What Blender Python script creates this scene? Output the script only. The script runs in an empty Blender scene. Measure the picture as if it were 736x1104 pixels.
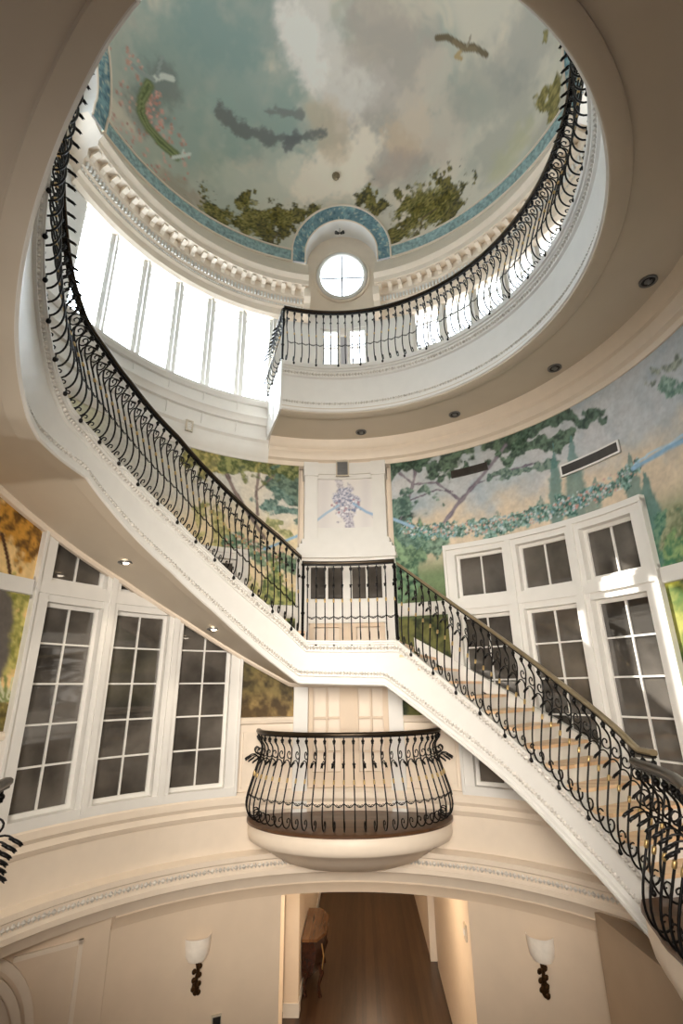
import bpy, bmesh, math, random
import numpy as np
from mathutils import Vector, Matrix

random.seed(4)
Z0 = 5.5                      # eye level is 5.5 m above the ground floor
R = 4.0                       # radius of the round room
PI = math.pi
rad = math.radians
scene = bpy.context.scene
COL = scene.collection

# ------------------------------------------------------------------ camera
F_PX, PITCH, ROLL, YAW = 535.7155, rad(19.46643), rad(-.7096), rad(1.8)
EYE = Vector((0.19796, -4.45641, 0.0))


def cam_ray(u, v):
    x, y = (u - 368) / F_PX, -(v - 552) / F_PX
    x, y = x * math.cos(ROLL) - y * math.sin(ROLL), x * math.sin(ROLL) + y * math.cos(ROLL)
    d = (x, math.cos(PITCH) - math.sin(PITCH) * y, math.sin(PITCH) + math.cos(PITCH) * y)
    return Vector((d[0] * math.cos(YAW) - d[1] * math.sin(YAW), d[0] * math.sin(YAW) + d[1] * math.cos(YAW), d[2]))


def on_wall(u, v, r=R):
    d = cam_ray(u, v)
    a = d.x ** 2 + d.y ** 2
    b = EYE.x * d.x + EYE.y * d.y
    c = EYE.x ** 2 + EYE.y ** 2 - r * r
    t = (-b + math.sqrt(max(b * b - a * c, 0))) / a
    p = EYE + d * t
    return Vector((p.x, p.y, p.z + Z0))


DOME_B, DOME_R, DOME_H = 9.0, 3.97, 2.8


def on_dome(u, v):
    d = cam_ray(u, v)
    k = DOME_R / DOME_H
    o = Vector((EYE.x, EYE.y, (0 - DOME_B) * k))
    e = Vector((d.x, d.y, d.z * k))
    a, b, c = e.dot(e), o.dot(e), o.dot(o) - DOME_R ** 2
    t = (-b + math.sqrt(max(b * b - a * c, 0))) / a
    p = EYE + d * t
    return Vector((p.x, p.y, p.z + Z0))


cd = bpy.data.cameras.new('camera')
cam = bpy.data.objects.new('camera', cd)
COL.objects.link(cam)
c0 = cam_ray(368, 552)
cx = (cam_ray(369, 552) - c0).normalized()
cy = (cam_ray(368, 551) - c0).normalized()
cz = -c0.normalized()
cam.matrix_world = Matrix(((cx.x, cy.x, cz.x, EYE.x), (cx.y, cy.y, cz.y, EYE.y), (cx.z, cy.z, cz.z, Z0), (0, 0, 0, 1)))
cd.sensor_fit = 'VERTICAL'
cd.sensor_height = 36
cd.lens = F_PX / 1104 * 36
cd.clip_start = .05
scene.camera = cam


# ------------------------------------------------------------------ materials
def lin(c):
    return tuple((x / 12.92 if x <= .04045 else ((x + .055) / 1.055) ** 2.4) for x in c)


def srgb(r, g, b):
    return lin((r / 255, g / 255, b / 255))


def mat(name, color, rough=.5, metal=0., noise=.04, scale=6., bump=0., spec=.4):
    m = bpy.data.materials.new(name)
    m.use_nodes = True
    nt = m.node_tree
    b = nt.nodes['Principled BSDF']
    b.inputs['Roughness'].default_value = rough
    b.inputs['Metallic'].default_value = metal
    b.inputs['Specular IOR Level'].default_value = spec
    tc = nt.nodes.new('ShaderNodeTexCoord')
    nz = nt.nodes.new('ShaderNodeTexNoise')
    nz.inputs['Scale'].default_value = scale
    nz.inputs['Detail'].default_value = 5
    nt.links.new(tc.outputs['Object'], nz.inputs['Vector'])
    rp = nt.nodes.new('ShaderNodeValToRGB')
    lo = [max(0, c * (1 - noise * 2)) for c in color]
    hi = [min(1, c * (1 + noise * 2)) for c in color]
    rp.color_ramp.elements[0].position = .3
    rp.color_ramp.elements[1].position = .7
    rp.color_ramp.elements[0].color = (*lo, 1)
    rp.color_ramp.elements[1].color = (*hi, 1)
    nt.links.new(nz.outputs['Fac'], rp.inputs['Fac'])
    nt.links.new(rp.outputs['Color'], b.inputs['Base Color'])
    if bump:
        bp = nt.nodes.new('ShaderNodeBump')
        bp.inputs['Strength'].default_value = bump
        bp.inputs['Distance'].default_value = .01
        nt.links.new(nz.outputs['Fac'], bp.inputs['Height'])
        nt.links.new(bp.outputs['Normal'], b.inputs['Normal'])
    return m


def wood(name, dark, light, rough=.3, axis='Y', plank=.09):
    m = bpy.data.materials.new(name)
    m.use_nodes = True
    nt = m.node_tree
    b = nt.nodes['Principled BSDF']
    b.inputs['Roughness'].default_value = rough
    tc = nt.nodes.new('ShaderNodeTexCoord')
    mp = nt.nodes.new('ShaderNodeMapping')
    mp.inputs['Scale'].default_value = {'Y': (9, .7, 9), 'X': (.7, 9, 9), 'Z': (9, 9, .7)}[axis]
    nt.links.new(tc.outputs['Object'], mp.inputs['Vector'])
    nz = nt.nodes.new('ShaderNodeTexNoise')
    nz.inputs['Scale'].default_value = 1.6
    nz.inputs['Detail'].default_value = 8
    nz.inputs['Roughness'].default_value = .65
    nt.links.new(mp.outputs['Vector'], nz.inputs['Vector'])
    sx = nt.nodes.new('ShaderNodeSeparateXYZ')
    nt.links.new(tc.outputs['Object'], sx.inputs[0])
    dv = nt.nodes.new('ShaderNodeMath')
    dv.operation = 'DIVIDE'
    dv.inputs[1].default_value = plank
    nt.links.new(sx.outputs['X' if axis != 'X' else 'Y'], dv.inputs[0])
    fl = nt.nodes.new('ShaderNodeMath')
    fl.operation = 'FLOOR'
    nt.links.new(dv.outputs[0], fl.inputs[0])
    wn = nt.nodes.new('ShaderNodeTexWhiteNoise')
    wn.noise_dimensions = '1D'
    nt.links.new(fl.outputs[0], wn.inputs['W'])
    mx = nt.nodes.new('ShaderNodeMath')
    mx.operation = 'MULTIPLY_ADD'
    mx.inputs[1].default_value = .35
    nt.links.new(wn.outputs['Value'], mx.inputs[0])
    ml = nt.nodes.new('ShaderNodeMath')
    ml.operation = 'MULTIPLY'
    ml.inputs[1].default_value = .75
    nt.links.new(nz.outputs['Fac'], ml.inputs[0])
    nt.links.new(ml.outputs[0], mx.inputs[2])
    rp = nt.nodes.new('ShaderNodeValToRGB')
    rp.color_ramp.elements[0].position = .25
    rp.color_ramp.elements[1].position = .75
    rp.color_ramp.elements[0].color = (*dark, 1)
    rp.color_ramp.elements[1].color = (*light, 1)
    nt.links.new(mx.outputs[0], rp.inputs['Fac'])
    nt.links.new(rp.outputs['Color'], b.inputs['Base Color'])
    return m


def painted(name, rough=.6):
    m = bpy.data.materials.new(name)
    m.use_nodes = True
    nt = m.node_tree
    b = nt.nodes['Principled BSDF']
    b.inputs['Roughness'].default_value = rough
    b.inputs['Specular IOR Level'].default_value = .25
    a = nt.nodes.new('ShaderNodeAttribute')
    a.attribute_name = 'paint'
    nt.links.new(a.outputs['Color'], b.inputs['Base Color'])
    return m


def lit_glass(name, color, strength):
    m = bpy.data.materials.new(name)
    m.use_nodes = True
    nt = m.node_tree
    nt.nodes.remove(nt.nodes['Principled BSDF'])
    out = nt.nodes['Material Output']
    t = nt.nodes.new('ShaderNodeBsdfTransparent')
    e = nt.nodes.new('ShaderNodeEmission')
    e.inputs['Color'].default_value = (*color, 1)
    e.inputs['Strength'].default_value = strength
    a = nt.nodes.new('ShaderNodeAddShader')
    nt.links.new(t.outputs[0], a.inputs[0])
    nt.links.new(e.outputs[0], a.inputs[1])
    nt.links.new(a.outputs[0], out.inputs['Surface'])
    return m


def emit(name, color, strength):
    m = bpy.data.materials.new(name)
    m.use_nodes = True
    nt = m.node_tree
    b = nt.nodes['Principled BSDF']
    b.inputs['Base Color'].default_value = (*color, 1)
    b.inputs['Emission Color'].default_value = (*color, 1)
    b.inputs['Emission Strength'].default_value = strength
    return m


M = dict(
    cream=mat('cream paint', srgb(232, 218, 200), .45, noise=.012),
    white=mat('white paint', srgb(226, 224, 219), .4, noise=.01),
    wall=mat('beige wall paint', srgb(222, 203, 180), .55, noise=.015, scale=3),
    umber=mat('umber wall tone', srgb(160, 140, 118), .6, noise=.02, scale=3),  # darker tone for the ground floor wall behind the stair foot
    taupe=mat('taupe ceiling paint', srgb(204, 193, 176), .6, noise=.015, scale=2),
    carved=mat('carved plaster', srgb(208, 203, 195), .6, noise=.15, scale=30),
    iron=mat('black wrought iron', (.012, .011, .011), .38, .75, noise=.2, scale=30, spec=.6),
    bronze=mat('dark bronze handrail', (.05, .036, .022), .3, .7, noise=.1, scale=10),
    cap=mat('gilded handrail top', srgb(138, 124, 98), .3, .4, noise=.08, scale=10),
    gold=mat('brass collar', srgb(190, 162, 110), .35, .8),
    glass=mat('dark window glass', (.095, .085, .074), .03, 0, noise=.3, scale=1.5, spec=1.0),  # grey-brown reflections are put into the base colour
    curtain=mat('pale curtained glass', srgb(158, 172, 190), .3, 0, noise=.05, scale=4),
    floorw=wood('dark oak floor', srgb(44, 30, 19), srgb(82, 60, 42), .32),
    tread=wood('honey oak tread', srgb(214, 170, 126), srgb(242, 212, 174), .35, 'X'),
    nosing=wood('walnut nosing', srgb(58, 38, 24), srgb(96, 66, 42), .3, 'X'),
    table=wood('mahogany', srgb(34, 16, 9), srgb(78, 42, 24), .25, 'Y', .5),
    tabletop=wood('inlaid walnut top', srgb(84, 54, 32), srgb(140, 100, 64), .25, 'Y', .3),
    blue=mat('blue ornament band', srgb(146, 172, 172), .6, noise=.2, scale=14),
    paint=painted('painted mural'),
    day=lit_glass('daylit glass', (.78, .9, 1), 4.6),
    dayright=lit_glass('soft daylit glass', (.86, .94, 1), 1.7),
    daydim=lit_glass('dimmed daylit glass', (1, .96, .9), .7),  # weak glow, kept low to leave the near ceiling dark
    vent=mat('dark bronze grille', (.05, .042, .035), .5, .4, noise=.1),
    shade=mat('alabaster shade', srgb(244, 236, 224), .35, noise=.03, scale=12),
    brown=mat('antique bronze', srgb(74, 52, 30), .4, .7, noise=.3, scale=40),
    grey=mat('grey steel', (.2, .2, .2), .4, .6),
    black=mat('black lamp housing', (.02, .02, .02), .4),
    plate=mat('beige switch plate', srgb(200, 190, 172), .4),
    bulb=emit('warm bulb', (1, .85, .65), 8),
)


# ------------------------------------------------------------------ mesh helpers
def P(th, r, z):
    a = rad(th)
    return Vector((r * math.sin(a), r * math.cos(a), z + Z0))


class MB:
    def __init__(self):
        self.v, self.f = [], []

    def add(self, vs, fs):
        n = len(self.v)
        self.v += [tuple(x) for x in vs]
        self.f += [[i + n for i in q] for q in fs]
        return self

    def loops(self, rings, closed=True, caps=True, wrap=False):
        k = len(rings[0])
        vs = [p for r_ in rings for p in r_]
        fs = []
        m = len(rings)
        for i in range(m if wrap else m - 1):
            j = (i + 1) % m
            for a in range(k if closed else k - 1):
                b = (a + 1) % k
                fs.append([i * k + a, i * k + b, j * k + b, j * k + a])
        if caps and closed and not wrap:
            fs.append(list(range(k))[::-1])
            fs.append([(m - 1) * k + a for a in range(k)])
        return self.add(vs, fs)

    def rev(self, prof, t0, t1, n, closed=True, wrap=False):
        """sweep a profile of (radius, height) pairs round the room; prof may depend on the angle"""
        rings = []
        for i in range(n if wrap else n + 1):
            t = t0 + (t1 - t0) * i / n
            pr = prof(t) if callable(prof) else prof
            rings.append([P(t, r_, z_) for r_, z_ in pr])
        return self.loops(rings, closed, True, wrap)

    def cbox(self, t0, t1, r0, r1, z0, z1, n=None):
        n = n or max(1, int(abs(t1 - t0) / 3))
        return self.rev([(r0, z0), (r0, z1), (r1, z1), (r1, z0)], t0, t1, n)

    def box(self, x0, x1, y0, y1, z0, z1):
        vs = [(x, y, z + Z0) for x in (x0, x1) for y in (y0, y1) for z in (z0, z1)]
        return self.add(vs, [[0, 1, 3, 2], [4, 6, 7, 5], [0, 4, 5, 1], [2, 3, 7, 6], [0, 2, 6, 4], [1, 5, 7, 3]])

    def prism(self, pts, z0, z1):
        k = len(pts)
        return self.loops([[Vector((x, y, z + Z0)) for x, y in pts] for z in (z0, z1)])

    def tube(self, pts, w, sides=6, wrap=False):
        pts = [Vector(p) for p in pts]
        ws = w if isinstance(w, (list, tuple)) else [w] * len(pts)
        rings = []
        n = len(pts)
        up = None
        for i, p in enumerate(pts):
            t = (pts[(i + 1) % n if wrap else min(i + 1, n - 1)] - pts[i - 1 if (wrap or i) else 0])
            t.normalize()
            if up is None:
                up = Vector((0, 0, 1)) if abs(t.z) < .9 else Vector((0, 1, 0))
            up = (up - t * up.dot(t))
            if up.length < 1e-4:
                up = t.orthogonal()
            up.normalize()
            s = t.cross(up)
            rings.append([p + (up * math.cos(2 * PI * a / sides) + s * math.sin(2 * PI * a / sides)) * ws[i] for a in range(sides)])
        return self.loops(rings, True, True, wrap)

    def blob(self, c, ax, ay, az, seg=8, ring=5):
        c = Vector(c)
        vs = [c + az]
        for i in range(1, ring):
            f = PI * i / ring
            for a in range(seg):
                g = 2 * PI * a / seg
                vs.append(c + az * math.cos(f) + (ax * math.cos(g) + ay * math.sin(g)) * math.sin(f))
        vs.append(c - az)
        fs = [[0, 1 + a, 1 + (a + 1) % seg] for a in range(seg)]
        for i in range(ring - 2):
            for a in range(seg):
                p, q = 1 + i * seg, 1 + (i + 1) * seg
                fs.append([p + a, q + a, q + (a + 1) % seg, p + (a + 1) % seg])
        p = 1 + (ring - 2) * seg
        fs += [[p + a, len(vs) - 1, p + (a + 1) % seg] for a in range(seg)]
        return self.add(vs, fs)

    def ball(self, c, r_, seg=8, ring=5):
        return self.blob(c, Vector((r_, 0, 0)), Vector((0, r_, 0)), Vector((0, 0, r_)), seg, ring)

    def lathe(self, c, prof, seg=20):
        c = Vector(c)
        rings = [[c + Vector((r_ * math.cos(2 * PI * a / seg), r_ * math.sin(2 * PI * a / seg), z_)) for a in range(seg)] for r_, z_ in prof]
        return self.loops(rings)

    def build(self, name, m, parent=None, kind=None, label=None, cat=None, group=None, angle=35, colors=None, local=None):
        me = bpy.data.meshes.new(name)
        vs = self.v
        if local is not None:
            vs = [(x - local.x, y - local.y, z - local.z) for x, y, z in vs]
        me.from_pydata(vs, [], self.f)
        bm = bmesh.new()
        bm.from_mesh(me)
        bmesh.ops.recalc_face_normals(bm, faces=bm.faces)
        bm.to_mesh(me)
        bm.free()
        me.materials.append(m)
        if colors is not None:
            at = me.color_attributes.new('paint', 'FLOAT_COLOR', 'POINT')
            c4 = np.ones((len(colors), 4), dtype=np.float32)
            c4[:, :3] = colors
            at.data.foreach_set('color', c4.ravel())
        me.shade_smooth()
        me.set_sharp_from_angle(angle=rad(angle))
        o = bpy.data.objects.new(name, me)
        COL.objects.link(o)
        if local is not None and parent is None:
            o.location = local
        if parent is not None:
            o.parent = parent
            if local is None:
                o.location = -parent.location
        return tag(o, label, cat, group, kind)


def tag(o, label=None, cat=None, group=None, kind=None):
    if label:
        o['label'] = label
    if cat:
        o['category'] = cat
    if group:
        o['group'] = group
    if kind:
        o['kind'] = kind
    return o


def empty(name, loc, label=None, cat=None, group=None, kind=None):
    o = bpy.data.objects.new(name, None)
    COL.objects.link(o)
    o.location = loc
    o.empty_display_size = .2
    return tag(o, label, cat, group, kind)


def lerp_knots(kn):
    xs = [k[0] for k in kn]
    ys = [k[1] for k in kn]
    return lambda t: float(np.interp(t, xs, ys))


def eggs(mb, pts, size=.026, gap=.075):
    """a carved row of eggs and darts along a line of (point, inward direction)"""
    acc = 0.
    k = 0
    for (p, n_), (q, m_) in zip(pts, pts[1:]):
        d = (q - p).length
        t = (q - p).normalized()
        while acc < d:
            c = p + t * acc
            up = n_.cross(t).normalized()
            s = size if k % 2 == 0 else size * .55
            h = size * .95
            mb.add([c + t * s, c - t * s, c + up * h, c - up * h, c + n_ * size * .7 + t * s * .3, c + n_ * size * .7 - t * s * .3],
                   [[0, 2, 4], [2, 1, 5], [1, 3, 5], [3, 0, 4], [2, 5, 4], [3, 4, 5]])
            acc += gap * .5
            k += 1
        acc -= d


def arc_row(t0, t1, r, zf, n=None):
    n = n or max(2, int(abs(t1 - t0) / 1.5))
    out = []
    for i in range(n + 1):
        t = t0 + (t1 - t0) * i / n
        z = zf(t) if callable(zf) else zf
        a = rad(t)
        out.append((P(t, r, z), Vector((-math.sin(a), -math.cos(a), 0))))
    return out


# ------------------------------------------------------------------ painting on surfaces
def vnoise(p, seed=0):
    i = np.floor(p).astype(np.int64)
    f = p - i
    u = f * f * (3 - 2 * f)

    def h(dx, dy, dz):
        n = (i[:, 0] + dx) * 374761393 + (i[:, 1] + dy) * 668265263 + (i[:, 2] + dz) * 2147483647 + seed * 974634777
        n = (n ^ (n >> 13)) & 0xffffffff
        n = (n * 1274126177) & 0xffffffff
        n = n ^ (n >> 16)
        return (n & 0xffff) / 65535.
    x, y, z = u[:, 0], u[:, 1], u[:, 2]
    a = h(0, 0, 0) * (1 - x) + h(1, 0, 0) * x
    b = h(0, 1, 0) * (1 - x) + h(1, 1, 0) * x
    c = h(0, 0, 1) * (1 - x) + h(1, 0, 1) * x
    d = h(0, 1, 1) * (1 - x) + h(1, 1, 1) * x
    return (a * (1 - y) + b * y) * (1 - z) + (c * (1 - y) + d * y) * z


def fbm(p, s, seed=0, o=4):
    t = np.zeros(len(p))
    a, w = .5, 0
    for k in range(o):
        t += a * vnoise(p * s * 2 ** k + 100, seed + k)
        w += a
        a *= .55
    return t / w


def sm(x, a, b):
    t = np.clip((x - a) / (b - a), 0, 1)
    return t * t * (3 - 2 * t)


class Canvas:
    def __init__(self, verts, surf):
        self.p = np.array(verts, dtype=float)
        self.c = np.zeros((len(self.p), 3))
        self.surf = surf

    def pts(self, px):
        return [np.array(self.surf(*q)) for q in px]

    def fill(self, c):
        self.c[:] = srgb(*c)

    def over(self, m, c):
        c = np.array(c) if not isinstance(c, tuple) else np.array(srgb(*c))
        self.c = self.c * (1 - m[:, None]) + c * m[:, None]

    def dist(self, px):
        P_ = self.pts(px)
        if len(P_) == 1:
            return np.linalg.norm(self.p - P_[0], axis=1)
        d = np.full(len(self.p), 1e9)
        for a, b in zip(P_, P_[1:]):
            ab = b - a
            t = np.clip(((self.p - a) @ ab) / (ab @ ab + 1e-9), 0, 1)
            d = np.minimum(d, np.linalg.norm(self.p - a - t[:, None] * ab, axis=1))
        return d

    def stroke(self, px, w, c, soft=.4, wob=0., seed=0, alpha=1.):
        d = self.dist(px)
        if wob:
            d = d + (fbm(self.p, 9, seed) - .5) * wob
        self.over(alpha * (1 - sm(d, w * (1 - soft), w)), c)

    def soft(self, px, r, c, alpha=1., seed=0, ns=1.6, amp=.8):
        d = self.dist(px) / r + (fbm(self.p, ns, seed, 5) - .5) * amp * 1.7 + (fbm(self.p, ns * 4, seed + 5, 3) - .5) * amp * .7
        self.over(alpha * (1 - sm(d, .35, .95)), c)

    def leaves(self, px, r, dark, light, seed=0, scale=7, dens=0., alpha=.95, amp=1.5):
        keep = self.p
        wv = np.stack([fbm(keep, .55 / r, seed + q_, 3) for q_ in (11, 12, 13)], 1) - .5
        self.p = keep + wv * r * 2.6
        d = self.dist(px) / r
        self.p = keep
        n = fbm(self.p, scale, seed, 4) * .6 + fbm(self.p, scale * .45, seed + 77, 3) * .7 - .15
        m = sm(1 - d + (n - .5) * amp * 1.6 + dens + .16, .32, .56) * (d < 2)
        t = sm(fbm(self.p, scale * 2.4, seed + 31, 3), .3, .7)[:, None]
        col = np.array(srgb(*dark)) * (1 - t) + np.array(srgb(*light)) * t
        m = m * alpha
        self.c = self.c * (1 - m[:, None]) + col * m[:, None]

    def texture(self, amt=.16):
        m = 1 + (fbm(self.p, 9, 91, 4) - .5) * amt + (fbm(self.p, 30, 95, 2) - .5) * amt
        self.c = np.clip(self.c * m[:, None], 0, .92)

    def spire(self, foot, tip, w, c, alpha=.8, seed=0):
        a, b = self.pts([foot, tip])
        ab = b - a
        t = np.clip(((self.p - a) @ ab) / (ab @ ab), 0, 1)
        d = np.linalg.norm(self.p - a - t[:, None] * ab, axis=1)
        ww = w * np.sin(np.clip(.25 + .75 * (1 - t), 0, 1) * PI * .62) * (1 - t ** 3 * .9)
        d = d + (fbm(self.p, 12, seed) - .5) * .09
        sh = (.82 + .36 * fbm(self.p, 14, seed + 3))[:, None]
        m = (alpha * (1 - sm(d / np.maximum(ww, .01), .6, 1.05)))[:, None]
        self.c = self.c * (1 - m) + np.array(srgb(*c)) * sh * m

    def dots(self, px, r, cs, dens, size=.02, seed=0):
        """little blossoms scattered round a line"""
        rng = random.Random(seed)
        P_ = self.pts(px)
        near = self.dist(px) < r * 1.3
        idx = np.nonzero(near)[0]
        q = self.p[idx]
        if not len(idx):
            return
        for k in range(dens):
            j = q[rng.randrange(len(q))]
            d = np.linalg.norm(q - j, axis=1)
            m = 1 - sm(d, size * .4, size * rng.uniform(.7, 1.3))
            c = np.array(srgb(*rng.choice(cs)))
            self.c[idx] = self.c[idx] * (1 - m[:, None]) + c * m[:, None]


def paint_wall(verts, side):
    k = Canvas(verts, on_wall)
    z = k.p[:, 2] - Z0
    n1, n2 = fbm(k.p, .9, 3), fbm(k.p, 2.2, 9)
    if side > 0:
        k.fill((176, 186, 190))
        k.over(sm(n1, .4, .7) * .8, (206, 204, 204))
        k.over(sm(z + (n2 - .5) * .9, 3.1, 2.5) * .75, (226, 203, 170))
        k.over(sm(n2, .55, .75) * .5 * sm(z, 2.4, 2.9), (150, 170, 184))
        k.over(sm(z, 2.3, 1.7), (112, 132, 96))
        k.over(sm(z + (n2 - .5) * 1.2, 1.7, .9) * .9, (86, 98, 62))
        # broad trees by the pilaster
        k.leaves([(414, 498), (450, 500), (500, 490), (560, 472)], .3, (38, 58, 46), (96, 120, 96), 2, 6)
        k.leaves([(552, 470), (600, 455), (640, 447)], .17, (44, 66, 54), (92, 118, 100), 4, 8, .05)
        k.leaves([(420, 530), (428, 552)], .3, (40, 62, 58), (110, 134, 120), 5, 6, .1)
        for w, q in ((.055, [(470, 575), (492, 545), (512, 522), (530, 500), (545, 480)]),
                     (.03, [(497, 540), (470, 520), (445, 522), (425, 505)]), (.022, [(512, 522), (545, 508), (580, 498)]),
                     (.04, [(425, 575), (440, 540), (448, 510), (442, 492)]), (.02, [(440, 540), (470, 528), (488, 530)])):
            k.stroke(q, w, (112, 104, 118), .75, .06, 3)
            k.stroke(q, w * .45, (146, 138, 146), .8, .06, 5, .7)
        k.leaves([(480, 515), (500, 505)], .18, (52, 76, 62), (112, 136, 112), 6, 9, -.05)
        k.leaves([(530, 515), (575, 503), (600, 498)], .1, (70, 96, 88), (128, 150, 136), 8, 10, -.1)
        k.leaves([(415, 580), (450, 595), (440, 610), (420, 640)], .4, (52, 88, 70), (132, 164, 128), 11, 6, .15)
        k.leaves([(418, 508), (440, 500), (470, 500)], .2, (40, 60, 50), (92, 118, 98), 81, 7, .1)
        k.leaves([(430, 545), (420, 565), (445, 575)], .22, (58, 88, 80), (122, 150, 136), 82, 7, .05)
        k.leaves([(470, 590), (455, 575), (478, 582)], .14, (66, 98, 84), (130, 160, 140), 83, 8, .05)
        k.leaves([(460, 530), (475, 545)], .13, (74, 100, 88), (136, 160, 144), 84, 9, -.1)
        k.leaves([(540, 490), (575, 480), (610, 470)], .16, (50, 72, 58), (104, 130, 108), 85, 9, 0)
        # cypresses
        for ft, tp, w, a in (((600, 560), (596, 478), .13, .85), ((622, 560), (615, 470), .2, .8), ((640, 552), (641, 515), .14, .7),
                             ((686, 548), (677, 484), .13, .8), ((712, 610), (694, 510), .22, .9), ((585, 556), (582, 532), .08, .6),
                             ((540, 572), (536, 552), .07, .5)):
            k.spire(ft, tp, w, (92, 132, 128), a, int(ft[0]))
        k.leaves([(700, 600), (715, 560)], .26, (62, 108, 92), (120, 156, 128), 21, 9, .1)
        k.leaves([(728, 590), (730, 560)], .25, (112, 122, 92), (170, 172, 140), 23, 8, -.1)
        k.leaves([(712, 400), (725, 390), (700, 410)], .12, (110, 118, 110), (170, 176, 160), 24, 12, -.1)
        k.leaves([(715, 420), (736, 418)], .12, (90, 124, 110), (150, 176, 160), 25, 12, -.15)
        k.leaves([(728, 660), (732, 690), (736, 720)], .34, (70, 104, 48), (190, 190, 84), 26, 7, .2)
        k.leaves([(726, 600), (735, 585)], .2, (70, 120, 90), (150, 176, 120), 27, 8, .1)
        # garland with flowers on a blue ribbon
        g = [(440, 569), (462, 573), (492, 572), (530, 567), (560, 560), (590, 552), (620, 541), (645, 530), (668, 517), (684, 503)]
        k.leaves(g, .125, (44, 86, 80), (134, 172, 162), 13, 16, .35)
        k.dots(g, .1, [(176, 196, 200), (206, 216, 220), (120, 160, 176), (200, 164, 156), (150, 186, 176)], 420, .024, 5)
        k.dots(g, .08, [(206, 140, 128), (60, 96, 88), (216, 176, 160)], 120, .022, 6)
        k.stroke([(372, 541), (400, 552), (425, 560), (445, 568)], .035, (150, 182, 208), .5)
        k.stroke([(682, 505), (700, 495), (720, 483), (745, 470)], .04, (146, 184, 212), .5)
        k.stroke([(684, 500), (700, 489), (722, 478), (745, 463)], .016, (176, 210, 230), .5)
        # dark planting below the dado band
        lowm = sm(z, 1.08, 1.02)
        n = sm(fbm(k.p, 7, 51), .35, .7)[:, None]
        th = np.degrees(np.arctan2(k.p[:, 0], k.p[:, 1]))
        dk = np.array(srgb(44, 54, 32)) * (1 - n) + np.array(srgb(112, 112, 62)) * n
        lt = np.array(srgb(70, 92, 44)) * (1 - n) + np.array(srgb(150, 148, 78)) * n
        w = sm(th, 40, 70)[:, None]
        low = dk * (1 - w) + lt * w
        k.c = k.c * (1 - lowm[:, None]) + low * lowm[:, None]
    else:
        th = np.degrees(np.arctan2(k.p[:, 0], k.p[:, 1]))
        k.fill((206, 204, 196))
        k.over(sm(n1, .4, .7) * .7, (226, 216, 196))
        k.over(sm(z + (n2 - .5) * .9, 3.2, 2.4) * .8, (232, 212, 170))
        far = sm(th, -58, -66) * sm(z, 2.7, 2.4)
        k.over(sm(th, -58, -66) * sm(z, 2.4, 2.7) * .8, (214, 212, 180))
        k.over(far, (232, 200, 140))
        k.over(far * sm(n2, .45, .7) * .7, (206, 160, 96))
        k.leaves([(220, 488), (260, 492), (300, 500), (325, 500)], .3, (84, 84, 40), (176, 166, 96), 2, 6)
        k.leaves([(222, 515), (240, 510)], .26, (112, 112, 66), (190, 176, 110), 3, 6)
        k.leaves([(300, 512), (318, 520), (325, 540)], .28, (50, 76, 66), (112, 136, 118), 5, 6, .05)
        k.leaves([(280, 545), (300, 552), (322, 555)], .2, (56, 92, 88), (128, 158, 148), 6, 8)
        for w, q in ((.05, [(285, 580), (272, 560), (258, 538), (248, 520), (240, 500)]), (.035, [(278, 555), (276, 530), (280, 505)]),
                     (.02, [(276, 530), (296, 512)])):
            k.stroke(q, w, (112, 98, 96), .75, .06, 4)
            k.stroke(q, w * .45, (150, 134, 126), .8, .06, 5, .7)
        k.leaves([(250, 500), (290, 510), (320, 508)], .24, (70, 84, 48), (150, 152, 98), 86, 7, .05)
        k.leaves([(300, 535), (318, 545), (326, 560)], .2, (62, 92, 86), (126, 152, 140), 87, 8, .1)
        k.leaves([(290, 565), (310, 575)], .14, (128, 136, 90), (196, 190, 140), 88, 9, 0)
        k.leaves([(215, 545), (235, 575), (255, 600)], .3, (120, 124, 70), (206, 196, 140), 9, 7, -.1)
        k.leaves([(255, 585), (285, 600), (315, 610)], .17, (64, 102, 84), (146, 170, 140), 12, 10, .1)
        k.leaves([(300, 640), (320, 650)], .35, (70, 96, 52), (176, 178, 110), 13, 7, .2)
        k.leaves([(240, 610), (270, 640)], .3, (130, 136, 80), (216, 206, 150), 15, 8, 0)
        k.dots([(250, 585), (300, 600)], .14, [(216, 176, 160), (206, 150, 130), (226, 216, 206)], 90, .024, 8)
        k.stroke([(285, 592), (320, 578), (348, 560), (373, 543)], .03, (140, 182, 214), .5)
        # far panel: golden tree, grey trunk, spiky leaves
        k.leaves([(0, 550), (20, 560), (38, 575)], .42, (92, 62, 24), (206, 150, 60), 31, 7, .1)
        k.stroke([(2, 575), (8, 600), (12, 625), (18, 640), (14, 650)], .028, (84, 58, 40), .4)
        k.leaves([(28, 660), (25, 690), (20, 730)], .4, (126, 130, 62), (206, 196, 116), 33, 7, .1)
        k.stroke([(-4, 625), (4, 650), (2, 690), (-6, 730)], .14, (104, 98, 92), .5, .12, 5)
        k.leaves([(8, 780), (5, 800), (25, 770)], .3, (64, 60, 30), (150, 136, 74), 35, 8, .1)
        for a in range(9):
            g = -PI / 2 + (a - 4) * .38
            k.stroke([(6, 756), (6 + 22 * math.sin(g + PI / 2), 756 - 26 * math.cos(g + PI / 2))], .022, (206, 206, 170) if a % 2 else (130, 140, 84), .5)
        lowm = sm(z, 1.08, 1.02) * sm(th, -60, -50)
        n = sm(fbm(k.p, 7, 51), .35, .75)[:, None]
        h_ = sm(z + (n2 - .5), .5, -.4)[:, None]
        low = (np.array(srgb(34, 38, 24)) * (1 - n) + np.array(srgb(84, 82, 46)) * n) * (1 - h_) + (np.array(srgb(84, 66, 40)) * (1 - n) + np.array(srgb(166, 140, 88)) * n) * h_
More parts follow.
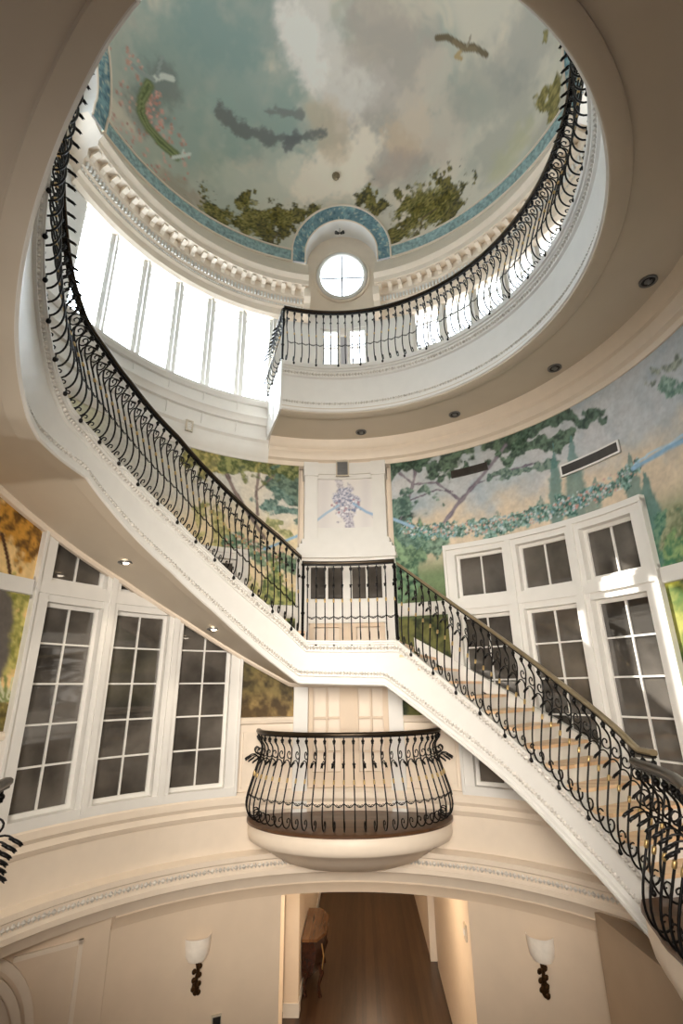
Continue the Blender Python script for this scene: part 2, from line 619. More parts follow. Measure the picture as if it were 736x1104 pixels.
        k.c = k.c * (1 - lowm[:, None]) + low * lowm[:, None]
    k.texture(.3)
    return k.c


def paint_dome(verts):
    k = Canvas(verts, on_dome)
    q = k.p * np.array([1, 1, 1.2])
    w = np.stack([fbm(q, .6, 80), fbm(q, .6, 81), fbm(q, .6, 82)], 1) - .5
    q = q + w * 1.6
    n1, n2, n3 = fbm(q, .35, 1), fbm(q, .8, 5), fbm(q, 1.7, 8)
    k.fill((176, 182, 170))
    k.over(sm(n1, .38, .6) * .85, (214, 206, 190))
    k.over(sm(n2, .5, .68) * .6, (178, 172, 162))
    k.over(sm(n3, .52, .75) * .55, (224, 212, 192))
    k.soft([(190, 60), (260, 90), (290, 130)], 1.3, (136, 160, 154), .7, 2)
    k.soft([(240, 30), (270, 10)], 1.0, (132, 156, 152), .65, 3)
    k.soft([(200, 150), (235, 140)], .8, (150, 172, 164), .7, 4)
    k.soft([(150, 190), (230, 180)], .7, (164, 176, 160), .6, 5)
    k.soft([(330, 10), (350, 60), (400, 100), (360, 90)], .8, (222, 216, 208), .85, 6)
    k.soft([(320, 30), (340, 70)], .45, (236, 230, 222), .8, 7, 3)
    k.soft([(400, 30), (430, 80), (420, 140)], .9, (182, 172, 162), .7, 8)
    k.soft([(390, 160), (380, 190), (340, 195), (320, 190)], .6, (238, 226, 208), .8, 9, 2.5)
    k.soft([(350, 130), (355, 150)], .5, (200, 180, 152), .5, 10)
    k.soft([(430, 150), (450, 140)], .5, (214, 190, 160), .6, 11, 2.5)
    k.soft([(440, 175), (410, 190), (470, 160)], .35, (174, 156, 144), .55, 12, 2.5)
    k.soft([(470, 90), (450, 130), (480, 150)], .7, (214, 202, 186), .6, 33, 2.2)
    k.soft([(250, 190), (290, 200), (300, 175)], .6, (196, 200, 186), .6, 34, 2.2)
    k.soft([(520, 100), (560, 120), (530, 160)], .8, (164, 166, 156), .6, 13)
    k.soft([(560, 60), (570, 40)], .8, (150, 152, 148), .5, 14)
    k.soft([(540, 180), (560, 150)], .5, (188, 186, 150), .6, 15)
    k.soft([(155, 115), (180, 90)], .5, (110, 112, 108), .55, 16, 2.5)
    k.soft([(180, 205), (200, 215)], .5, (160, 132, 110), .5, 17, 2.5)
    # dark cloud bars
    k.soft([(236, 118), (258, 137), (285, 148), (318, 150), (345, 143)], .17, (112, 116, 114), .9, 18, 4, 1.2)
    k.soft([(285, 120), (325, 123)], .11, (124, 128, 124), .85, 19, 4, 1.2)
    k.soft([(310, 155), (320, 148)], .16, (108, 112, 112), .9, 20, 4, 1.2)
    # tree tops along the rim
    for sd, q, r_ in ((1, [(232, 225), (240, 232)], .24), (2, [(262, 240), (275, 232), (290, 240)], .3), (3, [(305, 238), (318, 235)], .22),
                      (4, [(258, 222), (270, 215)], .1), (5, [(408, 222), (402, 216)], .2), (6, [(430, 225), (450, 215), (462, 225)], .3),
                      (7, [(476, 205), (490, 216)], .22), (8, [(420, 250), (440, 250)], .2), (9, [(446, 236), (470, 232)], .24), (10, [(332, 228), (340, 226)], .12)):
        r_ *= 1.35
        k.leaves(q, r_, (44, 46, 20), (118, 108, 48), 40 + sd, 11, .12)
        k.leaves(q, r_ * .8, (64, 70, 32), (160, 148, 84), 60 + sd, 14, -.2, .7)
    for q in ([(292, 262), (300, 250)], [(452, 250), (455, 235), (470, 225)], [(440, 262), (450, 248)]):
        k.stroke(q, .02, (96, 84, 60), .5)
    k.leaves([(588, 95), (596, 120), (600, 85)], .22, (92, 88, 40), (156, 142, 84), 71, 8, -.05)
    k.leaves([(590, 30), (586, 38)], .12, (92, 88, 50), (150, 140, 90), 72, 8, -.1)
    # great bird
    brown = (112, 100, 78)
    k.stroke([(471, 41), (482, 40), (492, 46), (499, 50)], .06, brown, .4)
    k.stroke([(499, 51), (510, 50), (519, 56), (524, 59)], .06, brown, .4)
    k.stroke([(489, 45), (500, 53), (512, 53)], .05, (128, 114, 88), .4)
    k.stroke([(496, 56), (491, 61), (497, 63)], .045, (178, 156, 116), .5)
    k.stroke([(503, 50), (506, 44), (507, 39)], .02, (150, 140, 120), .4)
    # garland of leaves and roses carried by doves
    gl = [(160, 92), (153, 108), (152, 122), (160, 138), (172, 152), (190, 168)]
    k.dots([(124, 110), (140, 130), (160, 160)], .7, [(190, 152, 138), (204, 172, 158), (178, 140, 128)], 150, .045, 3)
    k.dots([(164, 110), (170, 132)], .16, [(190, 138, 126), (208, 160, 148)], 46, .04, 4)
    for w, c in ((.13, (110, 122, 84)), (.07, (136, 146, 100)), (.03, (96, 108, 70))):
        k.stroke(gl, w, c, .5, .06, 3)
    dove = (206, 212, 204)
    k.stroke([(166, 85), (176, 82), (186, 85)], .06, dove, .5)
    k.stroke([(170, 82), (172, 70), (175, 62)], .04, (150, 160, 156), .5)
    k.stroke([(166, 86), (152, 78), (143, 70)], .04, (150, 160, 156), .5)
    k.stroke([(186, 170), (197, 168), (205, 166)], .04, dove, .5)
    k.stroke([(195, 168), (198, 162)], .03, dove, .5)
    return k.c


def paint_medallion(verts):
    k = Canvas(verts, on_wall)
    k.fill((228, 224, 220))
    n = fbm(k.p, 2, 4)
    k.over(sm(n, .4, .7) * .3, (214, 210, 208))
    k.over(.35 * (1 - sm(k.dist([(349, 515), (349, 568)]), .0, .22)), (186, 182, 190))
    k.over(.35 * (1 - sm(k.dist([(394, 515), (394, 568)]), .0, .16)), (186, 182, 190))
    k.stroke([(347, 556), (360, 548), (366, 542)], .02, (178, 176, 186), .6)
    k.stroke([(382, 543), (400, 556), (406, 562)], .02, (196, 194, 200), .6)
    k.over(np.full(len(k.p), .3), (232, 228, 224))
    k.leaves([(371, 522), (373, 532)], .11, (168, 164, 172), (212, 208, 212), 3, 18, .25, .95, .8)
    k.leaves([(366, 541), (373, 538), (382, 541)], .16, (134, 140, 164), (216, 214, 224), 4, 20, .35, .95, .8)
    k.leaves([(370, 550), (376, 556), (376, 567)], .12, (150, 148, 164), (210, 206, 214), 5, 20, .3, .95, .8)
    k.dots([(366, 548), (380, 546)], .14, [(176, 140, 150), (120, 130, 160), (230, 228, 232)], 40, .03, 2)
    k.stroke([(335, 566), (352, 553), (365, 545)], .028, (170, 192, 212), .5)
    k.stroke([(381, 543), (395, 552), (412, 558)], .03, (154, 182, 210), .5)
    return k.c


def grid_wall(t0, t1, z0, z1, step=.018, r=R):
    nt = max(2, int(rad(abs(t1 - t0)) * r / step))
    nz = max(2, int((z1 - z0) / step))
    vs, fs = [], []
    for i in range(nt + 1):
        for j in range(nz + 1):
            vs.append(P(t0 + (t1 - t0) * i / nt, r, z0 + (z1 - z0) * j / nz))
    for i in range(nt):
        for j in range(nz):
            a = i * (nz + 1) + j
            fs.append([a, a + 1, a + nz + 2, a + nz + 1])
    return vs, fs


# ================================================================== SETTING
S = 'structure'
# painted walls
for side, nm in ((-1, 'wall_left'), (1, 'wall_right')):
    mb = MB()
    edges = [(12.2, 24.3, -.45, 3.95), (24.3, 69.6, 2.1, 3.95), (69.6, 100, -.45, 3.95)]
    for a, b, z0, z1 in edges:
        vs, fs = grid_wall(side * a, side * b, z0, z1, .017 if a < 60 else .022)
        mb.add(vs, fs)
    mb.build(nm, M['paint'], None, S, 'painted landscape mural round the %s side of the rotunda' % ('left' if side < 0 else 'right'), 'wall',
             colors=paint_wall(mb.v, side))
mb = MB().cbox(-104, 104, 4.2, 4.35, -1.8, 4.3, 70)
for s in (-1, 1):
    mb.cbox(s * 12, s * 24.4, 4.02, 4.2, -1.75, -.42, 6)
    mb.cbox(s * 69.5, s * 104, 4.02, 4.2, -1.75, -.42, 12)
    mb.cbox(s * 12, s * 24.4, 4.03, 4.2, -.42, 4.0, 6)
    mb.cbox(s * 69.5, s * 104, 4.03, 4.2, -.42, 4.0, 12)
    mb.cbox(s * 24.4, s * 69.5, 4.03, 4.2, 2.1, 4.0, 20)
mb.cbox(-104, 104, 4.02, 4.2, -2.5, -1.7, 70)
wn = mb.build('wall_back', M['cream'], None, S, 'cream plaster wall of the rotunda behind windows and panels', 'wall')
# wainscot panel mouldings either side of the balcony door
for s in (-1, 1):
    mb = MB()
    a, b = s * 13.6, s * 23.2
    for (t0, t1, z0, z1) in ((a, b, -.66, -.62), (a, b, -1.38, -1.34), (a, a + s * .7, -1.38, -.62), (b - s * .7, b, -1.38, -.62)):
        mb.cbox(t0, t1, 3.99, 4.03, z0, z1, 4)
    mb.build('wainscot_moulding', M['cream'], wn)

ti = [0]


def trim(prof, t0, t1, n, m, label, eggrow=None, wrap=False):
    ti[0] += 1
    o = MB().rev(prof, t0, t1, n, True, wrap).build('trim_%d' % ti[0], M[m], None, S, label, 'moulding')
    if eggrow:
        for r_, z_, sz in eggrow:
            e = MB()
            eggs(e, arc_row(t0, t1, r_, z_), sz, sz * 3)
            e.build('carved_band', M['carved'], o)
    return o


# mouldings round the lower room
trim([(4.1, -1.76), (3.97, -1.72), (3.93, -1.66), (3.96, -1.6), (3.92, -1.55), (3.92, -1.47), (3.96, -1.42), (4.1, -1.42)], -104, 104, 100, 'cream',
     'cream sill moulding running below the tall windows')
trim([(5.3, -2.6), (4.0, -2.6), (3.95, -2.5), (3.9, -2.46), (3.9, -2.4), (3.93, -2.37), (3.93, -2.28), (3.9, -2.26), (3.9, -2.2), (4.0, -2.16), (5.3, -2.16)],
     -104, 104, 100, 'cream', 'cream cornice with carved egg band above the ground floor wall', [(3.925, -2.33, .036)])
trim([(4.2, -2.78), (4.08, -2.76), (4.06, -2.7), (4.0, -2.62), (4.0, -2.55), (4.2, -2.55)], -45.4, 49.2, 50, 'wall', 'plain lower cornice at the top of the ground floor wall')
for s in (-1, 1):
    trim([(4.05, 1.08), (3.97, 1.1), (3.95, 1.14), (3.95, 1.3), (4.05, 1.33)], s * 12.2, s * 24.3, 6, 'white', 'short white dado band on the %s of the door case' % ('left' if s < 0 else 'right'))
    trim([(4.05, 1.08), (3.97, 1.1), (3.97, 1.28), (4.05, 1.3)], s * 69.6, s * 100, 12, 'white', 'white dado band across the mural beyond the %s windows' % ('left' if s < 0 else 'right'))
    trim([(4.05, -.53), (3.96, -.5), (3.95, -.46), (3.97, -.42), (4.05, -.4)], s * 12.2, s * 24.3, 6, 'cream', 'small chair rail under the mural %s of the balcony' % ('left' if s < 0 else 'right'))
    trim([(4.05, -.53), (3.96, -.5), (3.95, -.46), (3.97, -.42), (4.05, -.4)], s * 69.6, s * 100, 12, 'cream', 'chair rail under the far mural panel on the %s' % ('left' if s < 0 else 'right'))
# crown below the gallery ceiling
CR = [(4.1, 3.86), (3.98, 3.88), (3.96, 3.95), (3.9, 3.98), (3.88, 4.05), (3.84, 4.1), (3.84, 4.16), (3.8, 4.2), (3.76, 4.34), (4.1, 4.34)]
trim(CR, -20.5, 112, 90, 'cream', 'cream crown moulding between the mural and the gallery ceiling')
trim([(4.1, 3.86), (3.98, 3.88), (3.96, 3.95), (3.93, 4.0), (3.93, 4.14), (3.97, 4.16), (3.97, 4.26), (3.93, 4.3), (3.93, 4.36), (4.1, 4.4)], -104, -20.4, 60, 'white',
     'white ledge moulding over the left mural below the tall upper windows')
trim([(4.1, 4.6), (3.96, 4.62), (3.94, 4.7), (3.9, 4.74), (3.9, 4.8), (3.98, 4.84), (4.1, 4.84)], -104, -20.4, 60, 'white', 'white stepped moulding in the middle below the upper windows')
trim([(4.1, 5.0), (3.97, 5.02), (3.92, 5.08), (3.92, 5.13), (4.1, 5.15)], -104, -20.4, 60, 'white', 'white window stool just under the tall upper windows')

# ground floor walls
mb = MB()
mb.cbox(-45.4, -14.0, 4.1, 4.35, -5.5, -2.5, 14)
mb.cbox(22.9, 49.2, 4.1, 4.35, -5.5, -2.5, 12)
mb.cbox(-14.0, 22.9, 4.1, 4.35, -2.77, -2.5, 14)
g = mb.build('wall_lower', M['wall'], None, S, 'beige ground floor wall pierced by the hallway opening', 'wall')


def slab_between(mb, a, b, d, z0, z1):
    a, b = Vector((*a, 0)), Vector((*b, 0))
    n = Vector(((b - a).y, -(b - a).x, 0)).normalized() * d
    mb.prism([(a.x, a.y), (b.x, b.y), (b.x + n.x, b.y + n.y), (a.x + n.x, a.y + n.y)], z0, z1)


mb = MB()
A, B = Vector((-2.92, 2.87, 0)), Vector((-5.4, .9, 0))
slab_between(mb, (B.x, B.y), (A.x, A.y), -.25, -5.5, -2.5)
lf = mb.build('wall_lower_left', M['wall'], None, S, 'beige panelled ground floor wall left of the sconces', 'wall')
ux = (B - A).normalized()
nin = Vector((-ux.y, ux.x, 0))
if nin.dot(-A) < 0:
    nin = -nin


def on_facet(s, z, off=0.):
    p = A + ux * s + nin * off
    return Vector((p.x, p.y, z + Z0))


mb = MB()


def fbar(s0, s1, z0, z1, d=.025):
    mb.loops([[on_facet(s, z, o_) for z, o_ in ((z0, -.01), (z1, -.01), (z1, d), (z0, d))] for s in (s0, s1)])


for s0, s1, z0, z1 in ((.3, 1.0, -2.82, -2.77), (.3, .35, -5.0, -2.77)):
    fbar(s0, s1, z0, z1)
mb.build('panel_moulding', M['cream'], lf)
mb = MB()
for rr, dd in ((.72, .05), (.6, .07), (.5, .03)):
    ring = [[on_facet(1.5 - math.cos(PI * i / 24) * (rr + w), -3.55 + math.sin(PI * i / 24) * (rr + w) * 1.15, o_) for w, o_ in ((0, -.01), (.08, -.01), (.08, dd), (0, dd))] for i in range(25)]
    ring.insert(0, [Vector((p.x, p.y, .02)) for p in ring[0]])
    ring.append([Vector((p.x, p.y, .02)) for p in ring[-1]])
    mb.loops(ring)
mb.build('arch_casing', M['cream'], lf)
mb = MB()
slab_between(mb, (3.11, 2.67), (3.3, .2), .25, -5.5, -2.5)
mb.build('wall_lower_right', M['umber'], None, S, 'darker ground floor wall turning away behind the stair foot', 'wall')

# hallway
mb = MB()
mb.box(-7, 7, -6.6, 14, -5.62, -5.5)
mb.build('floor', M['floorw'], None, S, 'dark oak plank floor running down the hallway', 'floor')
mb = MB()
mb.box(-1.12, -1.0, 3.98, 4.42, -5.5, -2.6)
mb.box(-1.29, -1.04, 6.79, 7.0, -5.5, -2.6)
mb.box(-3.0, -1.29, 6.95, 7.05, -5.5, -2.6)
mb.box(-3.1, -3.0, 4.2, 7.05, -5.5, -2.6)
mb.box(-1.4, -1.06, 7.0, 14, -5.5, -2.6)
hl = mb.build('wall_hall_left', M['cream'], None, S, 'cream hallway wall and pilaster behind the wooden console', 'wall')
mb = MB()
mb.box(-1.31, -1.02, 6.77, 7.02, -5.5, -5.3)
mb.box(-1.065, -1.045, 7.02, 14, -5.5, -5.3)
mb.build('baseboard_left', M['white'], None, S, 'white baseboard along the left hallway wall', 'baseboard')
mb = MB()
slab_between(mb, (1.62, 3.8), (1.68, 8.5), .12, -5.5, -2.6)
mb.box(1.57, 1.85, 8.75, 14, -5.5, -2.6)
mb.box(1.56, 1.7, 8.72, 8.86, -5.5, -2.6)
mb.build('wall_hall_right', M['cream'], None, S, 'cream hallway wall with a switch plate on the right', 'wall')
MB().box(-1.5, 1.9, 13.9, 14.05, -5.5, -2.6).build('wall_hall_end', M['wall'], None, S, 'far end wall of the hallway', 'wall')
MB().box(-3.1, 2.0, 4.2, 14.1, -2.66, -2.5).build('ceiling_hall', M['cream'], None, S, 'cream ceiling of the hallway', 'ceiling')

# centre bay: pilastered case over the balcony door
mb = MB()
mb.cbox(-10.6, -7.2, 3.93, 4.2, 2.45, 3.7, 2)
mb.cbox(7.2, 10.6, 3.93, 4.2, 2.45, 3.7, 2)
mb.cbox(-7.2, 7.2, 3.96, 4.2, 3.62, 3.7, 4)
mb.cbox(-7.2, 7.2, 3.97, 4.2, 2.45, 2.68, 4)
mb.cbox(-10.9, 10.9, 3.92, 4.2, 3.7, 3.92, 6)
for s in (-1, 1):
    mb.cbox(s * 7.0, s * 10.9, 3.9, 4.2, 3.66, 3.93, 2)
for t_, r_, z0, z1 in ((11.2, 3.91, 2.36, 2.46), (11.9, 3.88, 2.28, 2.36), (12.6, 3.85, 2.16, 2.28), (12.9, 3.82, 2.1, 2.16), (12.4, 3.9, 2.02, 2.1)):
    mb.cbox(-t_, t_, r_, 4.2, z0, z1, 8)
for s in (-1, 1):
    mb.cbox(s * 9.2, s * 12.4, 3.94, 4.2, -1.72, 2.05, 2)
mb.cbox(-9.2, 9.2, 3.99, 4.2, 1.02, 1.4, 6)
mb.cbox(-.55, 1.05, 3.99, 4.2, 1.02, 2.05, 1)
cb = mb.build('wall_centre', M['white'], None, S, 'white pilastered door case with moulded base above the landing', 'wall')
vs, fs = grid_wall(-7.3, 7.3, 2.66, 3.64, .014, 4.0)
mb = MB().add(vs, fs)
mb.build('medallion_panel', M['paint'], cb, colors=paint_medallion(vs))

# ---------------------------------------------------------------- windows and doors
wi = [0]


def sash(mb, t0, t1, z0, z1, cols, rows, r0=4.07, r1=4.12, st=.05, mu=.022):
    dt = math.degrees(st / 4.08)
    dm = math.degrees(mu / 4.08) / 2
    mb.cbox(t0 - dt, t0, r0, r1, z0 - st, z1 + st, 1)
    mb.cbox(t1, t1 + dt, r0, r1, z0 - st, z1 + st, 1)
    mb.cbox(t0, t1, r0, r1, z0 - st, z0, 3)
    mb.cbox(t0, t1, r0, r1, z1, z1 + st, 3)
    for c in range(1, cols):
        t = t0 + (t1 - t0) * c / cols
        mb.cbox(t - dm, t + dm, r0 + .005, r1, z0, z1, 1)
    for z in rows:
        mb.cbox(t0, t1, r0 + .008, r1, z - mu / 2, z + mu / 2, 3)


def glass(t0, t1, z0, z1, m, parent, r=4.1, name='pane'):
    MB().cbox(t0, t1, r, r + .008, z0, z1, 2).build(name, M[m], parent)


ROWS = (-.83, -.375, .085, .56)
lab_l = {0: 'tall white window nearest the balcony on the left wall', 1: 'tall white window in the middle of the left three',
         2: 'tall white window at the outer end of the left three, beside the golden mural'}
lab_r = {0: 'white transomed window behind the stair, nearest the door case', 1: 'white transomed window in the middle of the right three',
         2: 'white sunlit window at the outer end of the right three'}
SP = ((27.6, 37.5), (42.1, 51.9), (56.3, 66.0))
for s in (-1, 1):
    for i, (a, b) in enumerate(SP):
        wi[0] += 1
        t0, t1 = (a, b) if s > 0 else (-b, -a)
        w = empty('window_%d' % wi[0], P((t0 + t1) / 2, 4.08, -1.4), (lab_l if s < 0 else lab_r)[i], 'window', None, S)
        mb = MB()
        sash(mb, t0, t1, -1.29, 1.0, 2, ROWS)
        mb.build('window_frame', M['white'], w)
        mb = MB()
        sash(mb, t0, t1, 1.37, 1.98, 2, ())
        mb.build('transom_frame', M['white'], w)
        glass(t0, t1, -1.29, 1.0, 'glass', w)
        glass(t0, t1, 1.37, 1.98, 'glass', w, name='transom_pane')
    # casing that frames the three windows
    mb = MB()
    posts = [(24.3, 26.9), (38.2, 41.4), (52.6, 55.6), (66.7, 69.7)]
    for a, b in posts:
        mb.cbox(s * a, s * b, 3.95, 4.14, -1.42, 2.16, 2)
    for a, b in ((24.3, 24.9), (69.1, 69.7), (39.2, 40.4), (53.5, 54.7)):
        mb.cbox(s * a, s * b, 3.915, 3.96, -1.42, 2.16, 1)
    for z0, z1, r_ in ((-1.45, -1.34, 3.93), (1.05, 1.32, 3.96), (1.14, 1.26, 3.93), (2.03, 2.14, 3.95), (2.12, 2.2, 3.91)):
        mb.cbox(s * 24.3, s * 69.7, r_, 4.14, z0, z1, 24)
    ti[0] += 1
    mb.build('trim_%d' % ti[0], M['white'], None, S, 'white casing joining the three windows on the %s wall' % ('left' if s < 0 else 'right'), 'moulding')

# balcony door with transom lights above the landing
d = empty('door_1', P(0, 4.1, -1.72), 'white double glazed door opening on the balcony under the landing', 'door', None, S)
for t0, t1, nm in ((-8.8, -.8, 'door_leaf'), (1.3, 8.9, 'door_leaf')):
    mb = MB()
    zt = 1.0
    dt = 1.5
    mb.cbox(t0 - .2, t0 + dt - .6, 4.06, 4.12, -1.7, zt, 1)
    mb.cbox(t1 - dt + .4, t1 + .3, 4.06, 4.12, -1.7, zt, 1)
    mb.cbox(t0, t1, 4.06, 4.12, -1.7, -1.22, 2)
    mb.cbox(t0, t1, 4.06, 4.12, .96, 1.02, 2)
    tm = (t0 + t1) / 2
    mb.cbox(tm - .18, tm + .18, 4.07, 4.12, -1.2, 1.0, 1)
    for z in (-.94, -.45, .02, .5):
        mb.cbox(t0, t1, 4.07, 4.12, z - .013, z + .013, 2)
    lf_ = mb.build(nm, M['wall'], d)
    MB().cbox(t0 + .8, t1 - 1.0, 4.1, 4.108, -1.22, .97, 2).build('door_pane', M['curtain'], lf_)
    hx = t1 - .55 if t0 < 0 else t0 + .45
    MB().ball(P(hx, 4.03, -.52), .035).build('door_knob', M['brown'], lf_)
    MB().cbox(tm - 2.6, tm - .4, 4.055, 4.07, -1.34, -1.26, 1).cbox(tm + .4, tm + 2.6, 4.055, 4.07, -1.34, -1.26, 1).build('door_grille', M['vent'], lf_)
for t0, t1 in ((-8.7, -.9), (1.4, 8.7)):
    mb = MB()
    sash(mb, t0, t1, 1.43, 1.99, 2, (), 4.05, 4.12, .035, .045)
    mb.build('transom_frame', M['white'], d)
    glass(t0, t1, 1.43, 1.99, 'glass', d, name='transom_pane')
MB().cbox(-1.1, 1.5, 4.05, 4.12, -1.7, 1.02, 1).build('meeting_stile', M['wall'], d)

# tall upper windows
UP = [(-73.6, -66.6), (-64.4, -57.6), (-55.2, -48.4), (-46.0, -39.3), (-36.9, -30.3), (-27.9, -21.4)]
ordn = ['first', 'second', 'third', 'fourth', 'fifth', 'sixth']
for s in (-1, 1):
    for i, (a, b) in enumerate(UP):
        wi[0] += 1
        t0, t1 = (a, b) if s < 0 else (-b, -a)
        k = (5 - i)
        lb = ('tall sunlit upper window, %s counting left from the gallery end' if s < 0 else 'tall bright upper window behind the gallery railing, %s right of the round niche') % ordn[k]
        w = empty('window_%d' % wi[0], P((t0 + t1) / 2, 4.08, 5.1), lb, 'window', None, S)
        mb = MB()
        sash(mb, t0, t1, 5.2, 7.3, 2 if s > 0 else 1, (6.95,) if s < 0 else (5.75, 6.3, 6.85), 4.06, 4.14, .07, .025)
        mb.build('window_frame', M['white'], w)
        glass(t0, t1, 5.2, 7.3, 'day' if s < 0 else 'dayright', w, 4.11)
wi[0] += 1
w = empty('window_%d' % wi[0], P(.4, 4.08, 5.3), 'bright pair of glazed doors on the gallery below the round window', 'window', None, S)
mb = MB()
for t0, t1 in ((-5.6, -1.6), (2.2, 6.4)):
    sash(mb, t0, t1, 5.35, 7.0, 2, (5.75, 6.2, 6.6), 4.06, 4.14, .07, .022)
mb.build('window_frame', M['white'], w)
for t0, t1 in ((-5.6, -1.6), (2.2, 6.4)):
    glass(t0, t1, 5.35, 7.0, 'dayright', w, 4.11)

# upper wall: piers, sill wall and head
mb = MB()
cuts = sorted([(a - 1, b + 1) for a, b in UP] + [(-b - 1, -a + 1) for a, b in UP] + [(-6.6, 7.4)])
prev = -180
for a, b in cuts + [(180, 180)]:
    mb.cbox(prev, a, 4.0, 4.3, 3.9 if prev < -20 and a <= -20 else 4.3, 7.4, max(1, int((a - prev) / 3)))
    prev = b
for a, b in cuts:
    mb.cbox(a, b, 4.02, 4.3, 3.9 if a < -20 else 4.3, 5.14, 3)
    mb.cbox(a, b, 4.02, 4.3, 7.36 if abs(a) > 8 else 7.06, 7.5, 3)
mb.build('wall_upper', M['white'], None, S, 'white upper wall ring with piers between the tall windows', 'wall')

# ---------------------------------------------------------------- great cornice, cove and dome
NH = .76                       # half width of the arched niches


def corn(th0, th1, n, label):
    prof = [(4.3, 7.12), (3.98, 7.14), (3.93, 7.2), (3.93, 7.34), (3.89, 7.38), (3.89, 7.46), (3.86, 7.48), (3.86, 7.6), (3.82, 7.63), (3.82, 7.8),
            (3.66, 7.82), (3.66, 7.93), (3.63, 7.96), (3.6, 8.02), (3.64, 8.04), (3.72, 8.2), (3.82, 8.42), (3.93, 8.6), (3.99, 8.7), (4.3, 8.72)]
    ti[0] += 1
    o = MB().rev(prof, th0, th1, n).build('trim_%d' % ti[0], M['cream'], None, S, label, 'cornice')
    mb = MB()
    k = int(abs(th1 - th0) / 1.0)
    for i in range(k):
        t = th0 + (th1 - th0) * (i + .25) / k
        mb.cbox(t, t + .5, 3.825, 3.87, 7.49, 7.585, 1)
    mb.build('dentil_band', M['white'], o)
    mb = MB()
    k = int(abs(th1 - th0) / 3.1)
    for i in range(k):
        t = th0 + (th1 - th0) * (i + .5) / k
        mb.rev([(3.83, 7.66), (3.83, 7.81), (3.69, 7.81), (3.68, 7.775), (3.72, 7.75), (3.78, 7.73), (3.8, 7.68)], t - .6, t + .6, 1)
    mb.build('modillion_band', M['cream'], o)
    e = MB()
    eggs(e, arc_row(th0, th1, 3.885, 7.42), .025, .08)
    e.build('carved_band', M['carved'], o)
    return o


gap = 10.6
corn(gap, 90 - gap, 70, 'modillion cornice under the dome right of the round window')
corn(-gap, -90 + gap, 70, 'modillion cornice under the dome left of the round window')
corn(90 + gap, 180, 50, 'modillion cornice on the right behind the gallery ceiling')
corn(-90 - gap, -180, 50, 'modillion cornice on the far left above the stair')

nd = {}
mb = MB()
NT, NR = 680, 240
vs, fs = [], []
for j in range(NR + 1):
    f = PI / 2 * j / NR * .985
    for i in range(NT):
        t = 360 * i / NT
        vs.append(P(t, DOME_R * math.cos(f), DOME_B + DOME_H * math.sin(f)))
for j in range(NR):
    for i in range(NT):
        a, b = j * NT + i, j * NT + (i + 1) % NT
        q = [a, b, b + NT, a + NT]
        c = sum((vs[x] for x in q), Vector()) / 4
        skip = False
        for (ax, ay) in ((0, 1), (1, 0), (-1, 0), (0, -1)):
            dep = c.x * ax + c.y * ay
            lat = c.x * ay - c.y * ax
            if dep > 0 and math.hypot(lat, c.z - Z0 - DOME_B) < .9:
                skip = True
        if not skip:
            fs.append(q)
fs.append([NR * NT + i for i in range(NT)])
mb.add(vs, fs)
mb.build('ceiling_dome', M['paint'], None, S, 'painted cloudy sky covering the inside of the dome', 'ceiling', colors=np.clip(paint_dome(vs) * 1.15, 0, .9))


def dome_depth(lat, z):
    rd = DOME_R * math.sqrt(max(0, 1 - ((z - DOME_B) / DOME_H) ** 2)) if z > DOME_B else 3.985
    return math.sqrt(max(rd * rd - lat * lat, 0))


# blue border along the foot of the dome, between the niches
for q in range(4):
    a, b = q * 90 + 15.3, q * 90 + 74.7
    ti[0] += 1
    o = MB().rev([(4.02, 8.7), (3.985, 8.72), (3.95, 9.0), (4.02, 9.02)], a, b, 40).build('trim_%d' % ti[0], M['blue'], None, S,
        'blue scrolled border at the foot of the dome, ' + ['right of the round window', 'on the near right', 'on the near left', 'left of the round window'][q], 'border')
    mb = MB().rev([(4.0, 8.69), (3.96, 8.7), (3.96, 8.735), (4.0, 8.74)], a, b, 40).rev([(3.97, 8.985), (3.93, 8.99), (3.93, 9.02), (3.97, 9.025)], a, b, 40)
    mb.build('gilt_line', M['cream'], o)


def blue_arch_paint(verts):
    k = Canvas(verts, on_dome)
    n, n2 = fbm(k.p, 11, 3), fbm(k.p, 22, 9)
    k.fill((112, 144, 154))
    k.over(sm(n, .5, .62), (136, 172, 180))
    k.over(sm(n2, .58, .72) * .8, (206, 212, 196))
    k.over(sm(n2, .4, .3) * .6, (54, 88, 112))
    return k.c


